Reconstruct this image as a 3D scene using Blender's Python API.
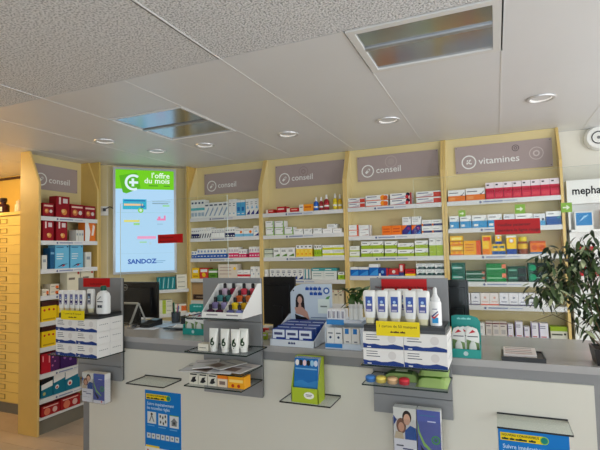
import bpy, math, random
from mathutils import Matrix, Vector
random.seed(7)
for o in list(bpy.data.objects): bpy.data.objects.remove(o)
SC = bpy.context.scene
COL = SC.collection
PI = math.pi

# ------------------------------------------------------------------ camera
# world axes written in camera axes (x right, y down, z forward), from the vanishing points of the ceiling grid
AX = [(0.91886647, -0.04463181, -0.39203624), (0.39381097, 0.04219403, 0.91822251), (-0.02444034, -0.99811205, 0.05634718)]
EYE = Vector((0, 0, 1.45)); FPX = 457.0; ZC = 2.35
cam = bpy.data.cameras.new('camera'); camo = bpy.data.objects.new('camera', cam); COL.objects.link(camo)
cam.sensor_width = 36; cam.lens = FPX / 600 * 36; cam.clip_start = .02
mw = Matrix.Identity(4)
for i in range(3):
    mw[i][0] = AX[i][0]; mw[i][1] = -AX[i][1]; mw[i][2] = -AX[i][2]
mw.translation = EYE
camo.matrix_world = mw
SC.camera = camo
# ------------------------------------------------------------------ world, daylight, exposure
SC.view_settings.view_transform = 'Standard'; SC.view_settings.look = 'None'
SC.view_settings.gamma = 1; SC.view_settings.use_curve_mapping = False
SC.view_settings.exposure = -0.04
w = bpy.data.worlds.new('sky'); SC.world = w; w.use_nodes = True
w.node_tree.nodes['Background'].inputs[0].default_value = (.80, .90, 1, 1)
w.node_tree.nodes['Background'].inputs[1].default_value = 1.2
def area(name, loc, rot, sx, sy, power, col):
    l = bpy.data.lights.new(name, 'AREA'); l.shape = 'RECTANGLE'; l.size = sx; l.size_y = sy; l.energy = power; l.color = col
    o = bpy.data.objects.new(name, l); COL.objects.link(o); o.location = loc; o.rotation_euler = rot; return o
# daylight entering by the shop windows: behind the camera and in the right wall
area('daylight_front_window', (.6, -2.9, 1.35), (PI/2+.50, 0, 0), 4.2, 2.0, 82, (.80, .90, 1))
area('daylight_side_window', (2.85, 1.75, 1.4), (PI/2+.35, 0, PI/2), 3.3, 1.9, 80, (.98, .98, 1))

# ------------------------------------------------------------------ pixel helpers (600x450 frame)
def ray(px, py):
    d = (px - 300, py - 225, FPX)
    return Vector(sum(AX[i][k] * d[k] for k in range(3)) for i in range(3))
def onp(px, py, p, n):
    r = ray(px, py); n = Vector(n)
    return EYE + r * ((Vector(p) - EYE).dot(n) / r.dot(n))
def W(px, py, Y): return onp(px, py, (0, Y, 0), (0, 1, 0))
def G(px, py, Z): return onp(px, py, (0, 0, Z), (0, 0, 1))

# ------------------------------------------------------------------ materials
def lin(c):
    return tuple(((v/255)/12.92 if v/255 <= .04045 else ((v/255+.055)/1.055)**2.4) for v in c[:3])
MATS = {}
def mat(name, col, rough=.5, metal=0., var=.06, scale=18., bump=0., spec=.5):
    if name in MATS: return MATS[name]
    m = bpy.data.materials.new(name); m.use_nodes = True; nt = m.node_tree; b = nt.nodes['Principled BSDF']
    c = lin(col)
    tc = nt.nodes.new('ShaderNodeTexCoord'); nz = nt.nodes.new('ShaderNodeTexNoise')
    nz.inputs['Scale'].default_value = scale; nz.inputs['Detail'].default_value = 4
    nt.links.new(tc.outputs['Object'], nz.inputs['Vector'])
    mx = nt.nodes.new('ShaderNodeMix'); mx.data_type = 'RGBA'
    mx.inputs[6].default_value = (*[v*(1-var) for v in c], 1); mx.inputs[7].default_value = (*[min(1, v*(1+var)) for v in c], 1)
    nt.links.new(nz.outputs['Fac'], mx.inputs[0]); nt.links.new(mx.outputs[2], b.inputs['Base Color'])
    b.inputs['Roughness'].default_value = rough; b.inputs['Metallic'].default_value = metal
    b.inputs['Specular IOR Level'].default_value = spec
    if bump:
        bp = nt.nodes.new('ShaderNodeBump'); bp.inputs['Strength'].default_value = bump; bp.inputs['Distance'].default_value = .01
        nt.links.new(nz.outputs['Fac'], bp.inputs['Height']); nt.links.new(bp.outputs['Normal'], b.inputs['Normal'])
    MATS[name] = m; return m
def print_mat(name, rough, emit=0.):
    m = bpy.data.materials.new(name); m.use_nodes = True; nt = m.node_tree; b = nt.nodes['Principled BSDF']
    a = nt.nodes.new('ShaderNodeAttribute'); a.attribute_name = 'Col'
    if emit:
        b.inputs['Base Color'].default_value = (.02, .02, .02, 1)
        nt.links.new(a.outputs['Color'], b.inputs['Emission Color']); b.inputs['Emission Strength'].default_value = emit
    else:
        nt.links.new(a.outputs['Color'], b.inputs['Base Color'])
    b.inputs['Roughness'].default_value = rough; b.inputs['Specular IOR Level'].default_value = .25
    return m
CARD = print_mat('printed_card', .42)
SCREEN = print_mat('lit_screen_print', .25, 1.0)
def glass_mat(name, tint, refl=1.0):
    m = bpy.data.materials.new(name); m.use_nodes = True; nt = m.node_tree; nt.nodes.clear()
    out = nt.nodes.new('ShaderNodeOutputMaterial'); tr = nt.nodes.new('ShaderNodeBsdfTransparent'); gl = nt.nodes.new('ShaderNodeBsdfGlossy')
    lw = nt.nodes.new('ShaderNodeLayerWeight'); lw.inputs['Blend'].default_value = .5; mx = nt.nodes.new('ShaderNodeMixShader')
    pw = nt.nodes.new('ShaderNodeMath'); pw.operation = 'POWER'; pw.inputs[1].default_value = 5
    mu = nt.nodes.new('ShaderNodeMath'); mu.operation = 'MULTIPLY_ADD'; mu.inputs[1].default_value = .9*refl; mu.inputs[2].default_value = .035*refl
    nt.links.new(lw.outputs['Facing'], pw.inputs[0]); nt.links.new(pw.outputs[0], mu.inputs[0])
    tr.inputs[0].default_value = (*tint, 1); gl.inputs['Roughness'].default_value = .02
    nt.links.new(mu.outputs[0], mx.inputs[0]); nt.links.new(tr.outputs[0], mx.inputs[1]); nt.links.new(gl.outputs[0], mx.inputs[2])
    nt.links.new(mx.outputs[0], out.inputs[0]); return m
GLASS = glass_mat('clear_glass', (.975, .985, .98), .15)
SHGLASS = glass_mat('shelf_glass', (.92, .95, .94), .55)
ACRYL = glass_mat('clear_acrylic', (.96, .96, .97), .7)
def emit_mat(name, col, s):
    m = bpy.data.materials.new(name); m.use_nodes = True; b = m.node_tree.nodes['Principled BSDF']
    b.inputs['Base Color'].default_value = (.8, .8, .8, 1); b.inputs['Emission Color'].default_value = (*lin(col), 1); b.inputs['Emission Strength'].default_value = s
    return m
def speckle_mat():
    m = bpy.data.materials.new('rough_plaster_tile'); m.use_nodes = True; nt = m.node_tree; b = nt.nodes['Principled BSDF']
    tc = nt.nodes.new('ShaderNodeTexCoord'); nz = nt.nodes.new('ShaderNodeTexNoise'); nz.inputs['Scale'].default_value = 120; nz.inputs['Detail'].default_value = 3
    nt.links.new(tc.outputs['Object'], nz.inputs['Vector'])
    r = nt.nodes.new('ShaderNodeValToRGB'); r.color_ramp.elements[0].position = .36; r.color_ramp.elements[1].position = .54
    r.color_ramp.elements[0].color = (.50, .505, .51, 1); r.color_ramp.elements[1].color = (1, 1, 1, 1)
    nt.links.new(nz.outputs['Fac'], r.inputs[0]); nt.links.new(r.outputs[0], b.inputs['Base Color'])
    bp = nt.nodes.new('ShaderNodeBump'); bp.inputs['Strength'].default_value = 1; bp.inputs['Distance'].default_value = .02
    nt.links.new(nz.outputs['Fac'], bp.inputs['Height']); nt.links.new(bp.outputs['Normal'], b.inputs['Normal'])
    b.inputs['Roughness'].default_value = .9
    return m
SPECK = speckle_mat()
CEIL = mat('smooth_ceiling_panel', (228, 229, 230), .42, var=.025, scale=3)
WHITEWALL = mat('white_wall_paint', (226, 222, 210), .7, var=.03)
CREAM = mat('cream_laminate', (222, 204, 150), .5, var=.04, scale=6)
WOOD = mat('yellow_beech_laminate', (214, 178, 98), .45, var=.07, scale=9)
EDGE = mat('beech_edge_band', (226, 194, 122), .45, var=.05, scale=20)
PLINTH = mat('grey_plinth_laminate', (120, 114, 100), .5)
SHELFW = mat('white_shelf_metal', (222, 222, 220), .4, var=.03)
MAUVE = mat('mauve_sign_plate', (172, 155, 151), .35, var=.03)
WHITEP = mat('white_lettering', (238, 234, 226), .5, var=.02)
PALE = mat('faded_print', (172, 156, 152), .5, var=.02)
DARKP = mat('dark_print', (70, 60, 62), .5, var=.02)
CTOP = mat('grey_counter_laminate', (168, 166, 164), .24, var=.03, scale=30)
CFRONT = mat('grey_counter_band', (132, 132, 132), .45, var=.03, scale=30)
CPANEL = mat('white_counter_panel', (214, 211, 198), .4, var=.015, scale=4)
BOARD = mat('grey_display_board', (136, 137, 138), .42, var=.03, scale=20)
BLACK = mat('black_plastic', (26, 26, 28), .35, var=.1)
DARKG = mat('dark_grey_plastic', (58, 60, 62), .4)
CHROME = mat('brushed_metal', (190, 190, 192), .25, .9, var=.05)
ALU = mat('aluminium_frame', (176, 178, 180), .35, .7, var=.04)
GLEDGE = mat('dark_glass_edge', (22, 44, 40), .2, var=.1)
MIRROR = mat('fixture_reflector', (178, 180, 182), .17, 1., var=.04, scale=5)
FRAMEW = mat('white_fixture_frame', (226, 226, 224), .4, var=.02)
RINGM = mat('satin_ring', (214, 214, 214), .35, .35, var=.02)
LAMPLENS = emit_mat('downlight_lens', (255, 250, 240), .55)
WHITEPL = mat('white_plastic', (236, 235, 230), .35, var=.02)
LEAFM = mat('ficus_leaf', (78, 98, 58), .38, var=.4, scale=6)
LEAFL = mat('ficus_leaf_pale', (176, 184, 142), .38, var=.3, scale=6)
LEAFD = mat('dark_leaf', (58, 92, 40), .4, var=.35, scale=9)
STEM = mat('brown_stem', (104, 84, 58), .7)
SOIL = mat('potting_soil', (60, 46, 34), .9, bump=.5)
DRAWER = mat('yellow_drawer_front', (232, 200, 108), .4, var=.03, scale=7)
YWALL = mat('yellow_wall_paint', (226, 190, 96), .7, var=.03)
FLOORM = mat('pale_wood_plank', (182, 162, 140), .45, var=.2, scale=4)
FLOORB = mat('plank_joint', (120, 100, 80), .8)

# ------------------------------------------------------------------ mesh builder
class MB:
    def __init__(s): s.v = []; s.f = []; s.c = []; s.m = []; s.sm = []; s.xf = None
    def face(s, pts, col=(255, 255, 255), mi=0, smooth=False):
        b = len(s.v)
        for p in pts:
            p = Vector(p)
            s.v.append(s.xf @ p if s.xf else p)
        s.f.append(tuple(range(b, b+len(pts)))); s.c.append(col); s.m.append(mi); s.sm.append(smooth)
    def box(s, x0, x1, y0, y1, z0, z1, col=(255, 255, 255), mi=0, cols=None):
        P = [(x0,y0,z0),(x1,y0,z0),(x1,y1,z0),(x0,y1,z0),(x0,y0,z1),(x1,y0,z1),(x1,y1,z1),(x0,y1,z1)]
        for k, q in (('f',(0,1,5,4)),('r',(1,2,6,5)),('b',(2,3,7,6)),('l',(3,0,4,7)),('t',(4,5,6,7)),('u',(3,2,1,0))):
            s.face([P[i] for i in q], cols.get(k, col) if cols else col, mi)
    def prism(s, poly, y0, y1, col=(255,255,255), mi=0, axis='y'):
        # poly: (a,b) points counter-clockwise seen from -axis side; extruded along the axis
        def p3(a, b, t): return (a, t, b) if axis == 'y' else ((t, a, b) if axis == 'x' else (a, b, t))
        n = len(poly)
        A = [p3(a, b, y0) for a, b in poly]; B = [p3(a, b, y1) for a, b in poly]
        s.face(A, col, mi); s.face(B[::-1], col, mi)
        for i in range(n):
            j = (i+1) % n; s.face([A[i], B[i], B[j], A[j]], col, mi)
    def lathe(s, prof, seg=16, col=(255,255,255), mi=0, cx=0, cy=0, sx=1, sy=1):
        for k in range(len(prof)-1):
            (r0, z0, *c0), (r1, z1, *_) = prof[k], prof[k+1]
            cc = c0[0] if c0 else col
            for i in range(seg):
                a, b = 2*PI*i/seg, 2*PI*(i+1)/seg
                q = [(cx+r0*math.cos(a)*sx, cy+r0*math.sin(a)*sy, z0), (cx+r0*math.cos(b)*sx, cy+r0*math.sin(b)*sy, z0),
                     (cx+r1*math.cos(b)*sx, cy+r1*math.sin(b)*sy, z1), (cx+r1*math.cos(a)*sx, cy+r1*math.sin(a)*sy, z1)]
                if r0 < 1e-6: q = [q[0], q[2], q[3]]
                elif r1 < 1e-6: q = q[:3]
                s.face(q, cc, mi, True)
    def tube(s, pts, r, seg=8, col=(255,255,255), mi=0):
        pts = [Vector(p) for p in pts]; rings = []
        for i, p in enumerate(pts):
            t = (pts[min(i+1, len(pts)-1)] - pts[max(i-1, 0)]).normalized()
            u = t.cross(Vector((0, 0, 1)))
            if u.length < .01: u = t.cross(Vector((0, 1, 0)))
            u.normalize(); v = t.cross(u)
            rr = r[i] if isinstance(r, (list, tuple)) else r
            rings.append([p + u*rr*math.cos(2*PI*k/seg) + v*rr*math.sin(2*PI*k/seg) for k in range(seg)])
        for a, b in zip(rings, rings[1:]):
            for k in range(seg): s.face([a[k], a[(k+1) % seg], b[(k+1) % seg], b[k]], col, mi, True)
        s.face(rings[0][::-1], col, mi); s.face(rings[-1], col, mi)
    # flat print that faces -y
    def rect(s, x0, x1, z0, z1, y, col, mi=0): s.face([(x0,y,z0),(x1,y,z0),(x1,y,z1),(x0,y,z1)], col, mi)
    def poly(s, pts, y, col, mi=0): s.face([(a, y, b) for a, b in pts], col, mi)
    def disc(s, cx, cz, r, y, col, mi=0, seg=18, rz=None):
        rz = rz or r
        s.face([(cx+r*math.cos(2*PI*k/seg), y, cz+rz*math.sin(2*PI*k/seg)) for k in range(seg)], col, mi)
    def ring(s, cx, cz, r0, r1, y, col, mi=0, seg=24, a0=0, a1=2*PI):
        for k in range(seg):
            a, b = a0+(a1-a0)*k/seg, a0+(a1-a0)*(k+1)/seg
            s.face([(cx+r0*math.cos(a), y, cz+r0*math.sin(a)), (cx+r1*math.cos(a), y, cz+r1*math.sin(a)),
                    (cx+r1*math.cos(b), y, cz+r1*math.sin(b)), (cx+r0*math.cos(b), y, cz+r0*math.sin(b))], col, mi)
    def text(s, body, x, z, size, y, col, mi=0, align='LEFT', bold=0., sx=1.):
        vs, fs = text_geo(body, bold, align)
        for f in fs: s.face([(x+vs[i][0]*size*sx, y, z+vs[i][1]*size) for i in f], col, mi)
    def marks(s, x, z, h, y, col, widths):
        for w in widths:
            s.rect(x, x+w*.86, z, z+h, y, col); s.rect(x+w*.3, x+w*.5, z+h, z+h*1.35, y, col); x += w
    def mesh(s, name):
        me = bpy.data.meshes.new(name); me.from_pydata([tuple(v) for v in s.v], [], s.f)
        me.polygons.foreach_set('material_index', s.m); me.polygons.foreach_set('use_smooth', s.sm)
        a = me.color_attributes.new('Col', 'FLOAT_COLOR', 'CORNER'); data = []
        for f, c in zip(s.f, s.c):
            l = lin(c)
            for _ in f: data += [*l, 1]
        a.data.foreach_set('color', data); me.update(); return me
TXT = {}
def text_geo(body, bold, align):
    k = (body, bold, align)
    if k not in TXT:
        cu = bpy.data.curves.new('t', 'FONT'); cu.body = body; cu.size = 1; cu.align_x = align; cu.offset = bold; cu.resolution_u = 2
        ob = bpy.data.objects.new('t', cu); me = bpy.data.meshes.new_from_object(ob)
        TXT[k] = ([tuple(v.co) for v in me.vertices], [tuple(p.vertices) for p in me.polygons])
        bpy.data.objects.remove(ob); bpy.data.curves.remove(cu); bpy.data.meshes.remove(me)
    return TXT[k]
def obj(name, mb, mats, parent=None, loc=(0,0,0), rz=0.):
    me = mb if isinstance(mb, bpy.types.Mesh) else mb.mesh(name)
    if not me.materials:
        for m in (mats if isinstance(mats, (list, tuple)) else [mats]): me.materials.append(m)
    o = bpy.data.objects.new(name, me); COL.objects.link(o); o.location = loc; o.rotation_euler = (0, 0, rz)
    if parent: o.parent = parent
    return o
def empty(name, loc=(0,0,0), rz=0.):
    o = bpy.data.objects.new(name, None); COL.objects.link(o); o.location = loc; o.rotation_euler = (0, 0, rz); o.empty_display_size = .05; return o
LABELS = {}
def tag(o, label, cat, group=None):
    o['label'] = label; o['category'] = cat
    if group: o['group'] = group
    LABELS[label] = LABELS.get(label, 0)+1
    return o
def struct(o): o['kind'] = 'structure'; return o
def bx(*a, **k): m = MB(); m.box(*a, **k); return m

# ================================================================== ROOM SHELL
X0, X1, YF, YB = -5.2, 2.9, -3.0, 4.16
fl = struct(obj('floor', bx(X0, X1, YF, YB, -.06, -.004), FLOORB))
pm = {}
y = 1.5; row = 0
while y < YB-.01:                                   # planks where the floor shows, plain boards beyond
    x = X0 - .45*(row % 3)
    while x < X1:
        a, b = max(x, X0), min(x+1.2, X1); yb = min(y+.16, YB)
        if b - a > .02 and a < -1.5: obj('plank', bx(a, b-.003, y, yb-.003, -.004, 0), FLOORM, fl)
        x += 1.2
    y += .16; row += 1
obj('floor_board', bx(X0, X1, YF, 1.497, -.004, 0), FLOORM, fl)
obj('floor_board', bx(-1.2, X1, 1.5, YB, -.004, 0), FLOORM, fl)
def wall(name, *a, m=WHITEWALL): return struct(obj(name, bx(*a), m))
wall('wall_back', -3.86, X1, YB, YB+.1, 0, ZC+.1)
wall('wall_left', X0-.1, X0, YF, YB, 0, ZC+.1)
wall('wall_rear_left', X0, -3.86, 3.36, 3.46, 0, ZC+.1, m=YWALL)
# right wall with a window opening
rw = MB()
for a in ((YF, .1, 0, ZC+.1), (3.4, YB, 0, ZC+.1), (.1, 3.4, 0, .45), (.1, 3.4, 2.3, ZC+.1)): rw.box(X1, X1+.1, *a)
struct(obj('wall_right', rw, WHITEWALL))
fw = MB()
for a in ((X0, -1.5, 0, ZC+.1), (2.7, X1, 0, ZC+.1), (-1.5, 2.7, 0, .3), (-1.5, 2.7, 2.34, ZC+.1)): fw.box(a[0], a[1], YF-.1, YF, a[2], a[3])
struct(obj('wall_front', fw, WHITEWALL))
for n, (p, fr) in enumerate((((-1.5, 2.7, YF-.06, YF-.05, .3, 2.34), 'x'), ((X1+.05, X1+.06, .1, 3.4, .45, 2.3), 'y'))):
    wd = struct(obj('window_%d' % (n+1), bx(*p), GLASS))
    f = MB(); t = .05
    for k in range(4):
        if fr == 'x':
            xx = p[0]+(p[1]-p[0])*k/3; f.box(xx-t/2, xx+t/2, YF-.1, YF-.01, .3, 2.34)
        else:
            yy = p[2]+(p[3]-p[2])*k/3; f.box(X1+.01, X1+.1, yy-t/2, yy+t/2, .45, 2.3)
    obj('window_frame', f, ALU, wd)

# ------------------------------------------------------------------ ceiling: slab, smooth long panels, rough tiles
ce = struct(obj('ceiling', bx(X0, X1, YF, YB+.1, ZC+.03, ZC+.09), mat('ceiling_void', (96, 96, 96), .9)))
JX = [-5.2, -4.73, -4.13, -3.53, -2.93, -2.33, -1.73, -1.14, -.54, .065, .665, 1.265, 1.865, 2.465, 2.9]
BY = 1.77
g = .0022
def panel(a, b, c, d, m, name='ceiling_panel'):
    obj(name, bx(a+g, b-g, c+g, d-g, ZC, ZC+.03), m, ce)
for a, b in zip(JX, JX[1:]):
    if a == -2.33: panel(a, b, BY, 2.245, CEIL); panel(a, b, 2.90, YB, CEIL)
    elif a == -.54: panel(a, b, 2.26, YB, CEIL)
    else: panel(a, b, BY, YB, CEIL)
RX = [-5.2, -4.73, -3.53, -2.33, -1.14, .065, 1.265, 2.465, 2.9]
for a, b in zip(RX, RX[1:]):
    yy = BY
    while yy > YF:
        panel(a, b, max(yy-1.2, YF), yy, SPECK, 'rough_ceiling_tile'); yy -= 1.2
for x in (-2.33, -1.14, 1.265):
    obj('joint_strip', bx(x-.002, x+.004, YF, BY, ZC-.003, ZC+.002), FRAMEW, ce); obj('joint_gap', bx(x-.009, x-.002, YF, BY, ZC-.0012, ZC+.002), DARKG, ce)
# smooth joint cover strips (slightly proud bright metal lines)
for x in JX[1:-1]:
    if x in (-.54, .065): continue
    obj('joint_strip', bx(x-.0035, x+.0035, BY, YB, ZC-.0015, ZC+.002), FRAMEW, ce)
for x in (-.54, .065): obj('joint_strip', bx(x-.0035, x+.0035, 2.27, YB, ZC-.0015, ZC+.002), FRAMEW, ce)

def fixture(x0, x1, y0, y1, label, slats, fwid=.032):
    t = empty('recessed_light', (0, 0, 0))
    f = MB()
    f.box(x0, x1, y0, y0+fwid, ZC-.006, ZC+.035); f.box(x0, x1, y1-fwid, y1, ZC-.006, ZC+.035)
    f.box(x0, x0+fwid, y0+fwid, y1-fwid, ZC-.006, ZC+.035); f.box(x1-fwid, x1, y0+fwid, y1-fwid, ZC-.006, ZC+.035)
    obj('frame', f, FRAMEW, t)
    obj('reflector', bx(x0+fwid, x1-fwid, y0+fwid, y1-fwid, ZC+.003, ZC+.03), MIRROR, t)
    for yy in slats: obj('crossbar', bx(x0+fwid, x1-fwid, yy-.012, yy+.012, ZC-.005, ZC+.003), ALU, t)
    tag(t, label, 'light fixture')
fixture(-2.325, -1.735, 2.25, 2.895, 'square recessed ceiling light above the screen, mirroring its blue picture', [2.57], .014)
fixture(-.535, .06, 1.775, 2.255, 'square recessed ceiling light next to the rough tiles, above the tall counter display', [1.98])

dl = [((105, 141), 'left end of the row, above the left conseil unit'), ((157, 151), 'above the lit screen'),
      ((205, 145), 'right beside the square light over the screen'), ((288, 134), 'in front of the middle conseil unit'),
      ((388, 120), 'left of the vitamines sign'), ((541, 98), 'right end of the row, above the vitamines sign')]
for (px, py), ds in dl:
    p = G(px, py, ZC); t = empty('downlight', (p.x, p.y, ZC))
    m = MB(); m.lathe([(.082, -.001), (.080, -.009), (.066, -.010), (.062, -.004), (.062, .004)], 28); obj('trim_ring', m, RINGM, t)
    m = MB(); m.lathe([(.062, -.003), (.045, .004), (.0, .006)], 24); obj('lens', m, LAMPLENS, t)
    tag(t, 'round chrome downlight ' + ds, 'downlight', 'downlights along the shelf wall')
    l = bpy.data.lights.new('downlight_lamp', 'SPOT'); l.energy = 10; l.color = (1, .95, .86); l.spot_size = 2.2; l.spot_blend = .8; l.shadow_soft_size = .06
    lo = bpy.data.objects.new('downlight_lamp', l); COL.objects.link(lo); lo.location = (p.x, p.y, ZC-.02); lo.parent = None
# warm lamp over the drawer corner, further left in the same ceiling
t = empty('downlight', (-4.55, 2.2, ZC))
m = MB(); m.lathe([(.082, -.001), (.080, -.009), (.066, -.010), (.062, -.004), (.062, .004)], 28); obj('trim_ring', m, RINGM, t)
m = MB(); m.lathe([(.062, -.003), (.045, .004), (.0, .006)], 24); obj('lens', m, LAMPLENS, t)
tag(t, 'round downlight with warm lamp over the yellow drawers', 'downlight')
l = bpy.data.lights.new('warm_lamp', 'POINT'); l.energy = 29; l.color = (1, .66, .28); l.shadow_soft_size = .09
lo = bpy.data.objects.new('warm_lamp', l); COL.objects.link(lo); lo.location = (-4.55, 2.2, ZC-.12)

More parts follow.
